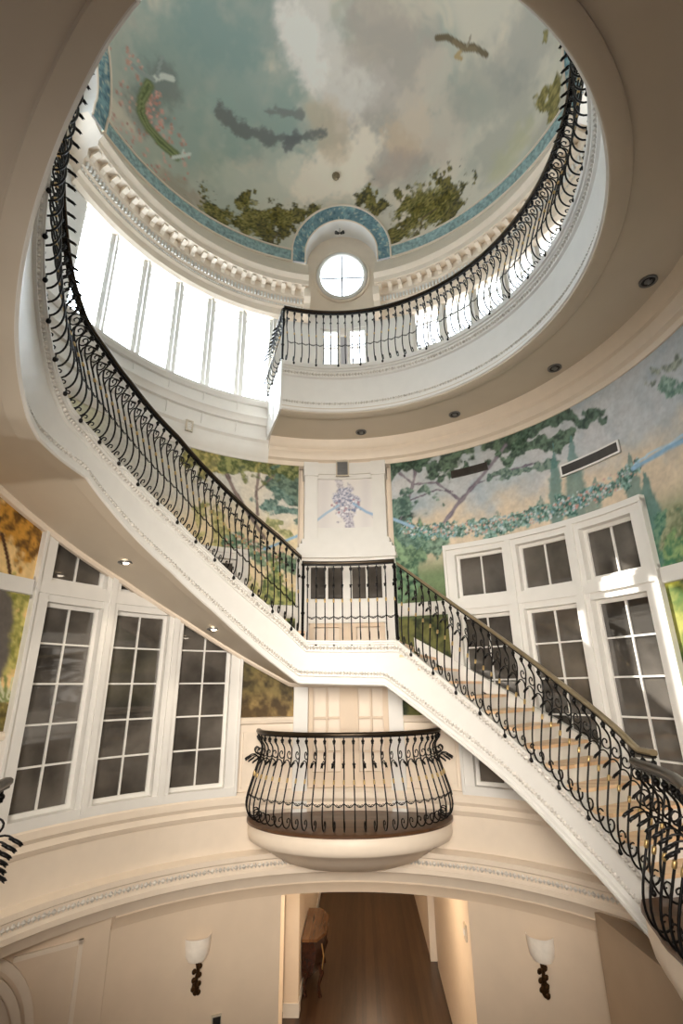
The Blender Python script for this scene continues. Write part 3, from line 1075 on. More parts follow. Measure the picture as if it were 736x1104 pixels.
NICHE = [('far', 0, 1), ('right', 1, 0), ('left', -1, 0)]
for nm, ax, ay in NICHE:
    def W(lat, z, dep):
        return Vector((lat * ay + dep * ax, -lat * ax + dep * ay, z + Z0))
    o = empty('trim_%d' % (ti[0] + 1), W(0, 9, 4), {'far': 'arched niche with blue mosaic border round the oval window', 'right': 'arched niche with blue border at the right of the dome',
                                                    'left': 'arched niche with blue border at the left of the dome'}[nm], 'niche', None, S)
    ti[0] += 1
    # border on the dome surface
    rings = []
    path = [(-1, 8.72), (-1, 8.86)] + [(-math.cos(PI * i / 40), None, math.sin(PI * i / 40)) for i in range(41)] + [(1, 8.86), (1, 8.72)]
    strips = 10
    for p_ in path:
        ring = []
        for w_ in range(strips + 1):
            rho = .79 + .27 * w_ / strips
            lat = p_[0] * rho
            z = p_[1] if len(p_) == 2 else DOME_B + p_[2] * rho
            ring.append(W(lat, z, dome_depth(lat, z) - .025))
        rings.append(ring)
    # densify
    dense = []
    for r0_, r1_ in zip(rings, rings[1:]):
        for u in range(3):
            dense.append([a_.lerp(b_, u / 3) for a_, b_ in zip(r0_, r1_)])
    dense.append(rings[-1])
    mb = MB().loops(dense, closed=False)
    mb.build('mosaic_border', M['paint'], o, colors=blue_arch_paint(mb.v))
    for rho, w_, m_ in ((.785, .018, 'cream'), (1.065, .022, 'cream')):
        pts = []
        for p_ in path:
            lat = p_[0] * rho
            z = p_[1] if len(p_) == 2 else DOME_B + p_[2] * rho
            pts.append(W(lat, z, dome_depth(lat, z) - .03))
        MB().tube(pts, w_, 6).build('border_bead', M[m_], o)
    # barrel vault and cheeks
    rings = []
    for p_ in [(-1, 7.1), (-1, 8.0), (-1, 8.6), (-1, 8.86)] + path[2:-2] + [(1, 8.86), (1, 8.6), (1, 8.0), (1, 7.1)]:
        lat = p_[0] * .785
        z = p_[1] if len(p_) == 2 else DOME_B + p_[2] * .785
        rings.append([W(lat, z, min(dome_depth(lat, z), 3.97) - .02), W(lat, z, 4.32)])
    MB().loops(rings, closed=False).build('niche_vault', M['white'], o)
    # back wall with an oval opening
    ez, rx, rz = 8.62, .5, .6
    rings = []
    for i in range(65):
        a = 2 * PI * i / 64
        ca, sa = math.cos(a), math.sin(a)
        inn = W(ca * rx, ez + sa * rz, 4.22)
        # to the outline of the niche
        t_ = 0
        for st in range(400):
            t_ = st * .006
            la, zz = ca * t_, ez + sa * t_
            out = abs(la) > .8 or zz < 7.1 or (zz > DOME_B and math.hypot(la, zz - DOME_B) > .8)
            if out:
                break
        rings.append([inn, W(ca * t_, ez + sa * t_, 4.22)])
    MB().loops(rings, closed=False).build('niche_back', M['cream'], o)
    if nm != 'far':
        ov = [W(math.cos(2 * PI * i / 48) * (rx + .05), ez + math.sin(2 * PI * i / 48) * (rz + .05), 4.21) for i in range(48)]
        MB().tube(ov, .05, 6, True).build('oval_casing', M['white'], o)
        MB().add([W(math.cos(2 * PI * i / 48) * rx, ez + math.sin(2 * PI * i / 48) * rz, 4.24) for i in range(48)], [list(range(48))]).build('oval_pane', M['day'], o)
    else:
        wi[0] += 1
        ww = empty('window_%d' % wi[0], W(0, ez - .6, 4.2), 'oval window with crossed glazing bars in the niche above the gallery', 'window', None, S)
        ov = [W(math.cos(2 * PI * i / 48) * (rx + .02), ez + math.sin(2 * PI * i / 48) * (rz + .02), 4.2) for i in range(48)]
        MB().tube(ov, .045, 8, True).build('oval_casing', M['white'], ww)
        MB().tube([W(math.cos(2 * PI * i / 48) * (rx + .1), ez + math.sin(2 * PI * i / 48) * (rz + .1), 4.2) for i in range(48)], .03, 6, True).build('outer_casing', M['cream'], ww)
        MB().add([W(math.cos(2 * PI * i / 48) * rx, ez + math.sin(2 * PI * i / 48) * rz, 4.25) for i in range(48)], [list(range(48))]).build('oval_pane', M['day'], ww)
        MB().tube([W(0, ez - rz, 4.235), W(0, ez + rz, 4.235)], .02, 4).tube([W(-rx, ez - .03, 4.235), W(rx, ez - .03, 4.235)], .02, 4).build('glazing_bars', M['grey'], ww)
        # consoles at the broken ends of the cornice
        for s in (-1, 1):
            t = s * 10.9
            MB().rev([(3.95, 7.1), (3.78, 7.15), (3.74, 7.25), (3.82, 7.36), (3.8, 7.48), (3.7, 7.56), (3.68, 7.66), (3.72, 7.8), (3.95, 7.82)], t - 1.0, t + 1.0, 2).build('console_bracket', M['cream'], o)
        sp = empty('spotlight', W(-.03, 9.62, 4.0), 'tiny twin spotlight under the vault of the window niche', 'spotlight')
        MB().tube([W(-.03, 9.77, 3.98), W(-.03, 9.62, 3.98)], .01).build('stem', M['grey'], sp)
        for s in (-1, 1):
            MB().tube([W(-.03 + s * .02, 9.62, 3.98), W(-.03 + s * .09, 9.6, 3.93)], [.025, .04], 8).build('lamp_head', M['black'], sp)

b_ = MB()
c_ = on_dome(362, 190)
b_.ball(c_ - Vector((0, .03, .05)), .07, 10, 6).tube([c_, c_ - Vector((0, .03, .14))], [.09, .03], 10)
b_.build('ceiling_boss', M['cap'], None, None, 'small round boss on the painted dome above the niche', 'boss')

# ---------------------------------------------------------------- gallery slab
E0, E1 = -20.6, 205
mb = MB().rev([(2.96, 4.33), (2.96, 4.45), (4.05, 4.45), (4.05, 4.33)], E0, 112, 90)
mb.rev([(2.96, 4.33), (2.96, 4.45), (6.6, 4.45), (6.6, 4.33)], 112, E1, 60)
cg = mb.build('ceiling_gallery', M['taupe'], None, S, 'taupe underside of the upper gallery ring', 'ceiling')
MB().rev([(2.79, 4.3), (2.79, 4.4), (2.98, 4.4), (2.98, 4.3), (2.96, 4.29), (2.81, 4.29)], E0, E1, 150).build('soffit_band', M['taupe'], cg)
prof = [(2.98, 4.31), (2.8, 4.31), (2.77, 4.33), (2.77, 4.37), (2.795, 4.38), (2.795, 4.44), (2.82, 4.46), (2.845, 4.47), (2.845, 5.0), (2.815, 5.02), (2.815, 5.13), (2.79, 5.14), (2.79, 5.17), (2.765, 5.18), (2.765, 5.25), (2.8, 5.28), (2.98, 5.28)]
o = MB().rev(prof, E0, E1, 150).build('trim_%d' % (ti[0] + 1), M['white'], None, S, 'white fascia ring round the edge of the upper gallery', 'fascia')
ti[0] += 1
e = MB()
eggs(e, arc_row(E0, 160, 2.814, 5.075), .04, .105)
e.build('carved_band', M['carved'], o)
e = MB()
eggs(e, arc_row(E0, 160, 2.843, 4.52), .032, .09)
e.build('carved_band', M['carved'], o)
MB().cbox(E0 - .6, E0, 2.79, 3.95, 4.31, 5.28, 1).build('end_fascia', M['white'], o)
MB().rev([(2.98, 5.16), (2.98, 5.27), (4.0, 5.27), (4.0, 5.16)], E0, E1, 120).build('floor_gallery', M['tread'], None, S, 'oak floor of the upper gallery', 'floor')

# near side of the house behind the viewer
mb = MB().cbox(112, 248, 6.5, 6.7, -5.5, 4.45, 40)
mb.build('wall_near', M['nosing'], None, S, 'unseen wall, darkened against bounced light, behind the viewing gallery', 'wall')  # unseen; dark colour keeps bounced light off the near ceiling
mb = MB()
for s in (-1, 1):
    a, b = P(s * 104, 4.2, 0), P(s * 112, 6.6, 0)
    slab_between(mb, (a.x, a.y), (b.x, b.y), .15 * s, -5.5, 4.45)
mb.build('wall_near_sides', M['nosing'], None, S, 'return walls, darkened against bounced light, at the sides of the viewing gallery', 'wall')  # same dark colour to limit bounced light


# ================================================================== STAIRCASE
zbot = lerp_knots([(-165, 4.3), (-155, 4.25), (-150, 4.08), (-145, 3.8), (-137, 3.42), (-128, 3.05), (-118, 2.72), (-103, 2.3), (-98, 2.23), (-80.5, 2.2), (-71.2, 1.96), (-51.7, 1.42),
                   (-38.4, .97), (-24.5, .45), (-13.3, .05), (11.1, .01), (27, -.56), (43.1, -1.11), (56.7, -1.61), (68.5, -1.99), (76, -2.24)])
ztop = lerp_knots([(-165, 5.28), (-156, 5.28), (-150, 5.05), (-135, 4.5), (-113.4, 3.68), (-96.8, 3.03), (-89.6, 2.84), (-81, 2.76), (-70.6, 2.59), (-53.6, 2.2), (-39.7, 1.73), (-19.6, 1.0), (-11.3, .64),
                   (15.1, .62), (32.8, -.11), (44.6, -.57), (58.7, -1.10), (71.8, -1.54), (76, -1.70), (90, -1.72)])
T0, T1 = -155.5, 74.6
NS = 300


def sprof(t):
    a, b = zbot(t), ztop(t)
    return [(2.88, a + .02), (2.8, a), (2.78, a + .015), (2.78, a + .05), (2.8, a + .055), (2.8, a + .1), (2.825, a + .115), (2.845, a + .12), (2.845, b - .165), (2.815, b - .155), (2.815, b - .065), (2.79, b - .055), (2.79, b - .035), (2.77, b - .03), (2.77, b - .005), (2.8, b), (2.88, b)]


st = empty('staircase', P(60, 3.4, -1.72), 'white curved staircase sweeping from the right floor over the landing up to the gallery', 'staircase')
MB().rev(sprof, T0, T1, NS).build('stringer', M['white'], st)
e = MB()
eggs(e, arc_row(T0, T1, 2.814, lambda t: ztop(t) - .103, 260), .037, .095)
e.build('carved_band', M['carved'], st)
e = MB()
eggs(e, arc_row(T0, T1, 2.843, lambda t: zbot(t) + .16, 260), .033, .085)
e.build('carved_band', M['carved'], st)
MB().rev(lambda t: [(2.81, zbot(t)), (2.97, zbot(t)), (2.985, zbot(t) + .03), (3.93, zbot(t) + .03), (3.93, zbot(t) + .1), (2.81, zbot(t) + .1)], T0, T1, NS).build('soffit', M['taupe'], st)
MB().rev(lambda t: [(3.9, zbot(t) + .0), (3.93, zbot(t) - .03), (3.99, zbot(t) - .03), (3.99, zbot(t) + .1), (3.9, zbot(t) + .1)], T0, T1, NS).build('wall_moulding', M['cream'], st)
# steps
nstep = 13
zl, zf = .6, -1.72
rise = (zl - zf) / nstep
t_a, t_b = 15.5, 75.5
for i in range(nstep - 1):
    ta = t_a + (t_b - t_a) * i / (nstep - 1)
    tb = t_a + (t_b - t_a) * (i + 1) / (nstep - 1)
    zt_ = zl - rise * (i + 1)
    MB().cbox(ta - .2, tb + .5, 2.84, 3.95, zt_ - .035, zt_, 3).build('tread', M['tread'], st)
    MB().cbox(ta - .15, ta + .15, 2.86, 3.95, zt_ - .01, zt_ + rise - .03, 1).build('riser', M['white'], st)
    MB().cbox(ta, tb, 2.88, 3.94, max(zt_ - .34, zbot(tb) + .1), zt_ - .03, 2).build('step_carcass', M['white'], st)
MB().cbox(-12, 15.8, 2.84, 3.9, .5, .6, 8).build('landing_floor', M['tread'], st)
MB().rev(lambda t: [(3.9, ztop(t) - .05), (3.9, ztop(t) + .16), (3.985, ztop(t) + .16), (3.985, ztop(t) - .05)], 16, 75, 40).build('wall_skirting', M['white'], st)
nst2 = 12
for i in range(nst2):
    ta = -11.5 - 66 * i / nst2
    tb = -11.5 - 66 * (i + 1) / nst2
    z_ = .6 + (2.72 - .6) * (i + 1) / nst2
    MB().cbox(tb - .3, ta, 2.88, 3.95, z_ - .2, z_, 2).build('tread', M['tread'], st)
MB().cbox(-97, -77, 2.88, 3.95, 2.6, 2.72, 6).build('landing_floor', M['tread'], st)
for i in range(13):
    ta = -97 - 57 * i / 13
    tb = -97 - 57 * (i + 1) / 13
    z_ = 2.72 + 2.5 * (i + 1) / 13
    MB().cbox(tb - .3, ta, 2.88, 3.95, z_ - .2, z_, 2).build('tread', M['tread'], st)

# ================================================================== WROUGHT IRON RAILINGS
MAIN = [(0, 1.1), (0, 1.02), (-.02, .985), (-.045, .94), (-.05, .88), (-.035, .79), (-.005, .7), (.03, .58), (.07, .44), (.105, .31), (.12, .2), (.108, .1), (.07, .035), (.015, .015),
        (-.03, .045), (-.035, .095), (-.005, .122), (.025, .105), (.02, .078), (.004, .082)]
TOPS = [(-.05, .9), (-.05, .855), (-.015, .822), (.03, .84), (.042, .885), (.015, .915), (-.012, .895), (-.004, .872)]
STALK = [(-.012, .72), (-.002, .775), (.035, .812), (.08, .81), (.115, .785)]


def smooth2(p, n=3):
    out = []
    p = [Vector((a, b, 0)) for a, b in p]
    for i in range(len(p) - 1):
        p0, p1, p2, p3 = p[max(i - 1, 0)], p[i], p[i + 1], p[min(i + 2, len(p) - 1)]
        for k in range(n):
            t = k / n
            out.append(.5 * ((2 * p1) + (p2 - p0) * t + (2 * p0 - 5 * p1 + 4 * p2 - p3) * t * t + (3 * p1 - p0 - 3 * p2 + p3) * t ** 3))
    out.append(p[-1])
    return [Vector((q.x, 0, q.y)) for q in out]


def baluster_mesh(finial):
    mb = MB()
    m = smooth2(MAIN, 2)
    mb.tube(m, [.0095 - .004 * max(0, (i - 26) / 14) for i in range(len(m))], 5)
    mb.tube(smooth2(TOPS, 2), .0075, 5)
    mb.tube(smooth2(STALK, 2), [.008, .008, .008, .0075, .0075, .007, .007, .0065, .006], 5)
    # drooping acanthus leaf at the end of the stalk
    X, Y, Z = Vector((1, 0, 0)), Vector((0, 1, 0)), Vector((0, 0, 1))
    mb.blob((.125, 0, .775), X * .042 - Z * .025, Y * .018, Z * .013 + X * .003, 6, 4)
    for s in (-1, 1):
        mb.blob((.1, s * .014, .79), X * .02 - Z * .01, Y * .009, Z * .007, 5, 4)
        mb.blob((.143, s * .009, .757), X * .014 - Z * .016, Y * .007, Z * .006, 5, 4)
    mb.ball((0, 0, 1.045), .024, 8, 5)
    mb.tube([(0, 0, 1.012), (0, 0, 1.028)], .017, 6)
    if finial:
        mb.tube([(.045, 0, .025), (.045, 0, -.03)], .008, 5)
        mb.blob((.045, 0, -.045), X * .022, Y * .022, Z * .028, 6, 5)
    return mb


def collar_mesh():
    return MB().tube([(.043, 0, .54), (.04, 0, .55), (.03, 0, .585), (.027, 0, .595)], [.010, .0145, .0145, .010], 6)


PROTO = {}
for fin in (0, 1):
    b0 = baluster_mesh(fin)
    me = bpy.data.meshes.new('baluster')
    me.from_pydata(b0.v, [], b0.f)
    me.materials.append(M['iron'])
    me.shade_smooth()
    PROTO[fin] = me
cme = bpy.data.meshes.new('collar')
c0_ = collar_mesh()
cme.from_pydata(c0_.v, [], c0_.f)
cme.materials.append(M['gold'])
cme.shade_smooth()


def resample(path, step):
    """path: list of (point, inward angle) -> evenly spaced list"""
    out = []
    acc = step / 2
    for (p, a), (q, b) in zip(path, path[1:]):
        d = (q - p).length
        while acc <= d:
            t = acc / d if d else 0
            db = (b - a + PI) % (2 * PI) - PI
            out.append((p.lerp(q, t), a + db * t))
            acc += step
        acc -= d
    return out


def railing(name, label, path, step=.12, band=True,  H=1.1, cap='bronze', posts=(), hscale=1., fin=3, stretch=1.15):
    root = empty(name, path[0][0], label, 'railing')
    hp = H * hscale
    # handrail: iron flat below, moulded rail above
    rings = []
    rings2 = []
    for p, a in path:
        n_ = Vector((math.cos(a), math.sin(a), 0))
        rings.append([p + n_ * x + Vector((0, 0, hp + z)) for x, z in ((-.022, -.012), (.022, -.012), (.022, .006), (-.022, .006))])
        rings2.append([p + n_ * x + Vector((0, 0, hp + z)) for x, z in ((-.028, .006), (.028, .006), (.038, .02), (.036, .042), (.018, .055), (-.018, .055), (-.036, .042), (-.038, .02))])
    MB().loops(rings).build('under_rail', M['iron'], root)
    MB().loops(rings2).build('handrail', M[cap], root, angle=60)
    spots = resample(path, step)
    for i, (p, a) in enumerate(spots):
        b = bpy.data.objects.new('baluster', PROTO[1 if fin and i % fin == 1 else 0])
        COL.objects.link(b)
        b.parent = root
        b.location = p - root.location
        b.rotation_euler = (0, 0, a)
        b.scale = (stretch, 1, hscale)
        c = bpy.data.objects.new('collar', cme)
        COL.objects.link(c)
        c.parent = b
    # swagged scroll band
    mb = MB()
    for (p, a), (q, b) in zip(spots, spots[1:]):
        if (q - p).length > step * 2:
            continue
        pts = []
        for k in range(7):
            t = k / 6
            n_ = Vector((math.cos(a), math.sin(a), 0)).lerp(Vector((math.cos(b), math.sin(b), 0)), t)
            pts.append(p.lerp(q, t) + n_ * .1 * stretch + Vector((0, 0, (.345 - .045 * math.sin(PI * t)) * hscale)))
        mb.tube(pts, .006, 4)
        c = pts[3] + Vector((0, 0, .012))
        d = (q - p).normalized()
        for s in (-1, 1):
            mb.tube([pts[3] + d * (s * step * .12 * 0), c + d * s * .012 + Vector((0, 0, .012)), c + d * s * .03 + Vector((0, 0, .016)), c + d * s * .034 + Vector((0, 0, .002))], .0045, 4)
    if band:
        mb.build('scroll_band', M['iron'], root)
    for p, a in posts:
        mb = MB()
        mb.tube([p, p + Vector((0, 0, hp))], .02, 8)
        mb.ball(p + Vector((0, 0, hp * .78)), .034).ball(p + Vector((0, 0, .03)), .03).ball(p + Vector((0, 0, hp * .3)), .03).ball(p + Vector((0, 0, hp * .95)), .032)
        mb.build('post', M['iron'], root)
    return root


def inward(t):
    a = rad(t)
    return math.atan2(-math.cos(a), -math.sin(a))


def rpath(t0, t1, r, zf, n=None):
    n = n or max(2, int(abs(t1 - t0) / 1.2))
    return [(P(t0 + (t1 - t0) * i / n, r(t0 + (t1 - t0) * i / n) if callable(r) else r, zf(t0 + (t1 - t0) * i / n) if callable(zf) else zf), inward(t0 + (t1 - t0) * i / n)) for i in range(n + 1)]


RR = 2.82
pL, pR = (P(-12.4, RR, ztop(-12.4)), inward(-12.4)), (P(15.2, RR, ztop(15.2)), inward(15.2))
railing('stair_railing', 'black scrolled railing of the long curving flight climbing to the gallery', rpath(-13, -150, RR, ztop), .122)
railing('stair_railing', 'black scrolled railing with gilded top on the lower flight down to the right', rpath(16, 80, RR, ztop), .128, False, cap='cap')
railing('landing_railing', 'short straight black railing across the landing before the door case', rpath(-12.4, 15.2, RR, lambda t: .63), .128, posts=(pL, pR), fin=2, stretch=.4)
railing('gallery_railing', 'black scrolled railing round the edge of the upper gallery ring', rpath(-20.9, 140, RR, 5.27), .13, posts=((P(-20.9, RR, 5.27), 0),))
rad_path = [(P(-20.9, 2.86 + (3.9 - 2.86) * i / 8, 5.27), math.atan2(math.sin(rad(20.9)), -math.cos(rad(20.9)))) for i in range(9)]
railing('gallery_railing', 'short black railing seen end on where the upper gallery stops', rad_path, .13)

# balcony
BX, BD = 1.45, 1.32


def bal(a, grow=0.):
    """plan of the balcony: half an ellipse on the wall, a from -90 to 90"""
    x = (BX + grow) * math.sin(rad(a))
    y = 3.99 - .25 - (BD - .25 + grow) * math.cos(rad(a)) - .0
    w = math.sqrt(max(0, 4.0 ** 2 - x * x))
    e = abs(math.sin(rad(a)))
    return Vector((x, min(y, w), 0))


bl = empty('balcony', Vector((0, 4.0, -1.72 + Z0)), 'cream bowl shaped balcony with dark floor under the landing', 'balcony')


def bring(g_, z_, n=48):
    return [bal(-90 + 180 * i / n, g_) + Vector((0, 0, z_ + Z0)) for i in range(n + 1)] + [Vector((.9, 3.89, z_ + Z0)), Vector((0, 3.985, z_ + Z0)), Vector((-.9, 3.89, z_ + Z0))]


MB().loops([bring(.0, -1.77), bring(.02, -1.76), bring(.02, -1.73), bring(0, -1.72)]).build('balcony_floor', M['nosing'], bl)
MB().loops([bring(-.95, -2.36), bring(-.75, -2.33), bring(-.5, -2.24), bring(-.3, -2.12), bring(-.16, -2.02), bring(-.07, -1.99), bring(-.02, -1.96), bring(-.0, -1.9), bring(.0, -1.8), bring(-.02, -1.77)]).build('bowl', M['cream'], bl, angle=50)
path = []
for i in range(61):
    a = -86 + 172 * i / 60
    p, q = bal(a - .5, -.1), bal(a + .5, -.1)
    t = (q - p).normalized()
    n_ = Vector((t.y, -t.x, 0))
    if n_.y > 0.05 and abs(a) < 60:
        n_ = -n_
    path.append((bal(a, -.1) + Vector((0, 0, -1.72 + Z0)), math.atan2(n_.y, n_.x)))
railing('balcony_railing', 'bulging black scrolled railing round the small balcony below the landing', path, .128, fin=0)

# viewing gallery floor at the foot of the stair
redge = lerp_knots([(74, 2.7), (75, 2.6), (79, 2.47), (84, 2.38), (91, 2.3), (97, 2.3), (180, 2.3), (258, 2.3)])
MB().rev(lambda t: [(redge(t), -1.75), (redge(t) - .01, -1.735), (redge(t), -1.72), (6.5, -1.72), (6.5, -1.78), (redge(t) + .02, -1.78)], 74.7, 259, 90).build('floor_landing', M['nosing'], None, S, 'walnut edged floor of the viewing gallery at the foot of the stair', 'floor')
MB().rev(lambda t: [(redge(t) + .02, -1.78), (6.5, -1.78), (6.5, -2.3), (redge(t) + .5, -2.3), (redge(t) + .3, -2.26), (redge(t) + .14, -2.16), (redge(t) + .05, -2.04), (redge(t) + .02, -1.92)], 74.7, 259, 90).build('ceiling_lower', M['cream'], None, S, 'cream curved edge under the viewing gallery floor', 'ceiling')
railing('gallery_railing', 'black belly railing with pale leaves at the stair foot on the right', rpath(87, 118, lambda t: redge(t) + .07, -1.72), .16, False, fin=0)
railing('gallery_railing', 'black leafy railing end just showing at the left margin beside the outer window', rpath(-105.5, -128, 2.37, -1.72), .16, False, fin=0)

# ================================================================== FIXTURES
def sconce(u, v, label):
    p = on_wall(u, v, 4.09)
    th = math.degrees(math.atan2(p.x, p.y))
    z = p.z - Z0
    root = empty('wall_sconce', P(th, 4.1, z), label, 'wall lamp', 'sconces beside the hallway')
    # half bowl of alabaster with a curled upper lip
    rings = []
    for j, (w_, h_) in enumerate(((.05, -.17), (.11, -.15), (.15, -.09), (.165, 0), (.17, .08), (.175, .11))):
        ring = []
        for i in range(15):
            a = PI * i / 14
            lip = (.05 * max(0, -math.cos(a) - .6) * (1 if j == 5 else .4)) * (j >= 4)
            dx = -math.cos(a) * w_
            dr = math.sin(a) * w_ * .75
            ring.append(P(th + math.degrees(dx / 4.1), 4.09 - dr, z + h_ + lip))
        rings.append(ring)
    MB().loops(rings, closed=False).build('lamp_shade', M['shade'], root)
    mb = MB()
    mb.tube([P(th, 4.05, z - .14), P(th + .2, 4.03, z - .24), P(th - .1, 4.05, z - .36), P(th + .2, 4.07, z - .5)], [.03, .022, .026, .012], 8)
    for k in range(7):
        hh = z - .2 - k * .045
        mb.blob(P(th + (-1) ** k * .5, 4.04, hh), Vector((.03, 0, .018)), Vector((0, .02, 0)), Vector((-.01, 0, .03)), 6, 4)
    mb.build('bracket', M['brown'], root)
    MB().blob(P(th, 4.06, z - .42), Vector((.05, 0, 0)), Vector((0, .025, 0)), Vector((0, 0, .09)), 8, 6).build('wall_plate', M['brown'], root)
    return root


sconce(213, 1020, 'alabaster wall sconce left of the hallway opening')
sconce(583, 1020, 'alabaster wall sconce right of the hallway opening')


def wall_rect(name, u0, v0, u1, v1, label, cat, nslat=0, m='vent', r=4.0, fm='vent'):
    p, q = on_wall(u0, v0, r), on_wall(u1, v1, r)
    t0, t1 = math.degrees(math.atan2(p.x, p.y)), math.degrees(math.atan2(q.x, q.y))
    z0, z1 = sorted((p.z - Z0, q.z - Z0))
    root = empty(name, P((t0 + t1) / 2, r, z0), label, cat)
    mb = MB()
    w_ = .025
    dw = math.degrees(w_ / r)
    mb.cbox(t0, t1, r - .03, r, z0, z0 + w_, 3).cbox(t0, t1, r - .03, r, z1 - w_, z1, 3).cbox(t0, t0 + dw, r - .03, r, z0, z1, 1).cbox(t1 - dw, t1, r - .03, r, z0, z1, 1)
    mb.build('vent_frame', M[fm], root)
    MB().cbox(t0, t1, r - .012, r - .004, z0, z1, 3).build('backing', M['black' if m == 'vent' else m], root)
    mb = MB()
    for k in range(nslat):
        z = z0 + w_ + (z1 - z0 - 2 * w_) * (k + .5) / nslat
        mb.cbox(t0 + dw, t1 - dw, r - .026, r - .01, z - .006, z + .006, 3)
    if nslat:
        mb.build('louvre', M[m], root)
    return root


wall_rect('air_vent', 487, 516, 525, 498.5, 'small dark air grille in the mural left of the bigger one', 'vent', 8)
wall_rect('air_vent', 606, 515, 667, 474, 'long dark air grille in the mural above the right windows', 'vent', 12, fm='white')
wall_rect('air_vent', 362, 514, 376, 497, 'pale grille over the painted medallion on the door case', 'vent', 10, m='grey', r=3.89, fm='plate')
wall_rect('air_vent', 199, 464, 208, 455, 'small pale grille on the white ledge under the upper windows', 'vent', 5, m='white', r=3.9, fm='plate')


def downlight(th, r_, z, label, lit, tilt=0.):
    c = P(th, r_, z)
    root = empty('downlight', c, label, 'downlight', 'recessed downlights')
    pts = [c + Vector((.085 * math.cos(2 * PI * i / 20), .085 * math.sin(2 * PI * i / 20), -.006)) for i in range(20)]
    MB().tube(pts, .014, 6, True).build('trim_ring', M['grey'], root)
    MB().lathe(c + Vector((0, 0, -.008)), [(.0, .005), (.078, .005), (.078, .002), (.0, .002)], 20).build('recess', M['black'], root)
    a = rad(th)
    t = Vector((math.cos(a), -math.sin(a), 0))
    MB().blob(c + Vector((0, 0, -.012)), t * .045, Vector((t.y, -t.x, 0)) * .045, Vector((0, 0, .018)), 10, 6).build('bulb', M['bulb'] if lit else M['grey'], root)
    MB().tube([c + t * .05 + Vector((0, 0, -.01)), c - t * .05 + Vector((0, 0, -.02))], .012, 6).build('gimbal_bar', M['black'], root)
    if lit:
        l = bpy.data.lights.new('downlight_beam', 'SPOT')
        l.energy = 25
        l.color = (1, .84, .64)
        l.spot_size = rad(95)
        l.spot_blend = .6
        l.shadow_soft_size = .04
        lo = bpy.data.objects.new('downlight_beam', l)
        COL.objects.link(lo)
        lo.parent = root
        lo.location = (0, 0, -.05)


downlight(88, 3.58, 4.325, 'recessed downlight in the gallery ceiling, farthest right', False)
downlight(60.9, 3.56, 4.325, 'recessed downlight in the gallery ceiling above the long air grille', False)
downlight(32.6, 3.51, 4.325, 'recessed downlight in the gallery ceiling above the small air grille', False)
downlight(5.2, 3.5, 4.325, 'recessed downlight in the gallery ceiling above the medallion', False)
downlight(-57.2, 3.4, zbot(-57.2) + .02, 'recessed downlight in the stair underside over the outer left window', True)
downlight(-34, 3.4, zbot(-34) + .02, 'recessed downlight in the stair underside over the inner left window', True)

# switch plates
sw = empty('light_switch', Vector((1.63, 4.3, -3.32 + Z0)), 'small beige switch plate on the right hallway jamb', 'light switch')
MB().box(1.6, 1.63, 4.2, 4.33, -3.4, -3.2).build('plate', M['plate'], sw)
MB().box(1.585, 1.602, 4.23, 4.255, -3.33, -3.27).box(1.585, 1.602, 4.275, 4.3, -3.33, -3.27).build('toggle', M['white'], sw)
p = on_wall(233, 1100, 4.09)
th = math.degrees(math.atan2(p.x, p.y))
ts = empty('thermostat', P(th, 4.1, p.z - Z0), 'dark rectangular wall control low on the wall beside the left sconce', 'thermostat')
MB().cbox(th - .9, th + .9, 4.075, 4.1, p.z - Z0 - .1, p.z - Z0 + .06, 1).build('housing', M['plate'], ts)
MB().cbox(th - .7, th + .7, 4.065, 4.08, p.z - Z0 - .08, p.z - Z0 + .04, 1).build('screen', M['black'], ts)

# wooden console in the hallway
ct = empty('console_table', Vector((-.8, 8.0, -5.5 + Z0)), 'bow fronted mahogany console table against the left hallway wall', 'table')


def bow(x0, x1, y0, y1, bulge, n=16):
    pts = [(x0, y0)]
    for i in range(n + 1):
        t = i / n
        y = y0 + (y1 - y0) * t
        pts.append((x1 + bulge * math.sin(PI * t) - .05 * math.cos(4 * PI * t) * .6, y))
    pts.append((x0, y1))
    return pts


MB().prism(bow(-1.04, -.72, 7.3, 8.75, .16), -4.62, -4.57).build('tabletop', M['tabletop'], ct)
mb = MB()
rings = []
for z, g_ in ((-5.2, -.1), (-5.12, -.05), (-4.95, .0), (-4.8, .02), (-4.7, -.01), (-4.62, -.03)):
    rings.append([Vector((x + (g_ if x > -1.0 else 0), y + (.06 - g_ * .3 if y < 8 else -.06 + g_ * .3), z + Z0)) for x, y in bow(-1.04, -.76, 7.3, 8.75, .14)])
mb.loops(rings).build('chest_body', M['table'], ct)
for (lx, ly) in ((-.72, 7.4), (-.72, 8.64), (-1.0, 7.4), (-1.0, 8.64)):
    MB().tube([(lx, ly, -5.0 + Z0), (lx + .06, ly - .01, -5.12 + Z0), (lx, ly, -5.32 + Z0), (lx + .03, ly - .02, -5.485 + Z0)], [.05, .045, .025, .035], 8).build('leg', M['table'], ct)
MB().tube([(-.66, 7.36, -4.66 + Z0), (-.62, 7.34, -4.85 + Z0), (-.66, 7.38, -5.1 + Z0)], .014, 6).build('corner_mount', M['gold'], ct)

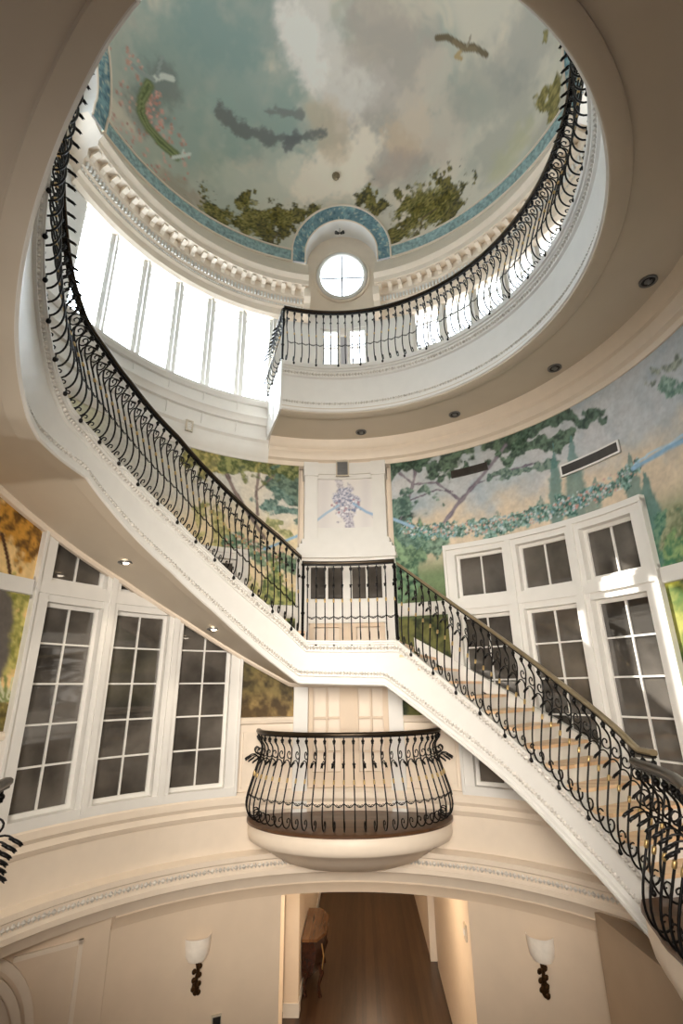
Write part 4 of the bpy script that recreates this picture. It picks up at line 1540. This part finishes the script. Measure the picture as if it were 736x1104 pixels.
# ================================================================== LIGHT
w = bpy.data.worlds.new('world')
scene.world = w
w.use_nodes = True
bg = w.node_tree.nodes['Background']
bg.inputs['Color'].default_value = (1, .97, .93, 1)
bg.inputs['Strength'].default_value = .3

sl = bpy.data.lights.new('sun', 'SUN')
sl.energy = 9
sl.angle = rad(.5)
sl.color = (1, .96, .88)
so = bpy.data.objects.new('sun', sl)
COL.objects.link(so)
dv = Vector((1, -.1, -.8))
so.rotation_euler = dv.to_track_quat('-Z', 'Y').to_euler()
so.location = (-12, 7, 18)


def lamp(name, loc, energy, color, size, rot=None, shape='POINT'):
    l = bpy.data.lights.new(name, shape)
    l.energy = energy
    l.color = color
    if shape == 'AREA':
        l.shape = 'DISK'
        l.size = size
    else:
        l.shadow_soft_size = size
    o = bpy.data.objects.new(name, l)
    COL.objects.link(o)
    o.location = loc
    if rot:
        o.rotation_euler = rot
    return o


WARM = (1, .78, .55)
lamp('hall_lamp', (.2, 5.0, -2.95 + Z0), 80, WARM, .15)
lamp('hall_lamp', (.3, 10.5, -2.9 + Z0), 35, WARM, .15)
lamp('foyer_lamp', (-2.6, -3.2, -2.9 + Z0), 15, WARM, .3)
wi[0] += 1
w = empty('window_%d' % wi[0], P(180, 6.45, -.6), 'unseen tall window behind the viewing gallery', 'window', None, S)
mb = MB()
for t0, t1 in ((164, 173), (175.5, 184.5), (187, 196)):
    sash(mb, t0, t1, -.6, 1.9, 2, (.0, .65, 1.3), 6.4, 6.48)
mb.build('window_frame', M['white'], w)
for t0, t1 in ((164, 173), (175.5, 184.5), (187, 196)):
    glass(t0, t1, -.6, 1.9, 'daydim', w, 6.46)
dl = lamp('window_fill', (0, -6.2, .7 + Z0), 195, (1, .91, .8), 3.2, (rad(85), 0, 0), 'AREA')  # area lamp added at the unseen near window, aimed clear of the ceiling
dl.data.shape = 'RECTANGLE'
dl.data.size_y = 2.4
dl.data.spread = rad(80)

scene.view_settings.view_transform = 'Standard'
scene.view_settings.look = 'None'
scene.view_settings.gamma = 1
scene.view_settings.use_curve_mapping = False
scene.view_settings.exposure = .18
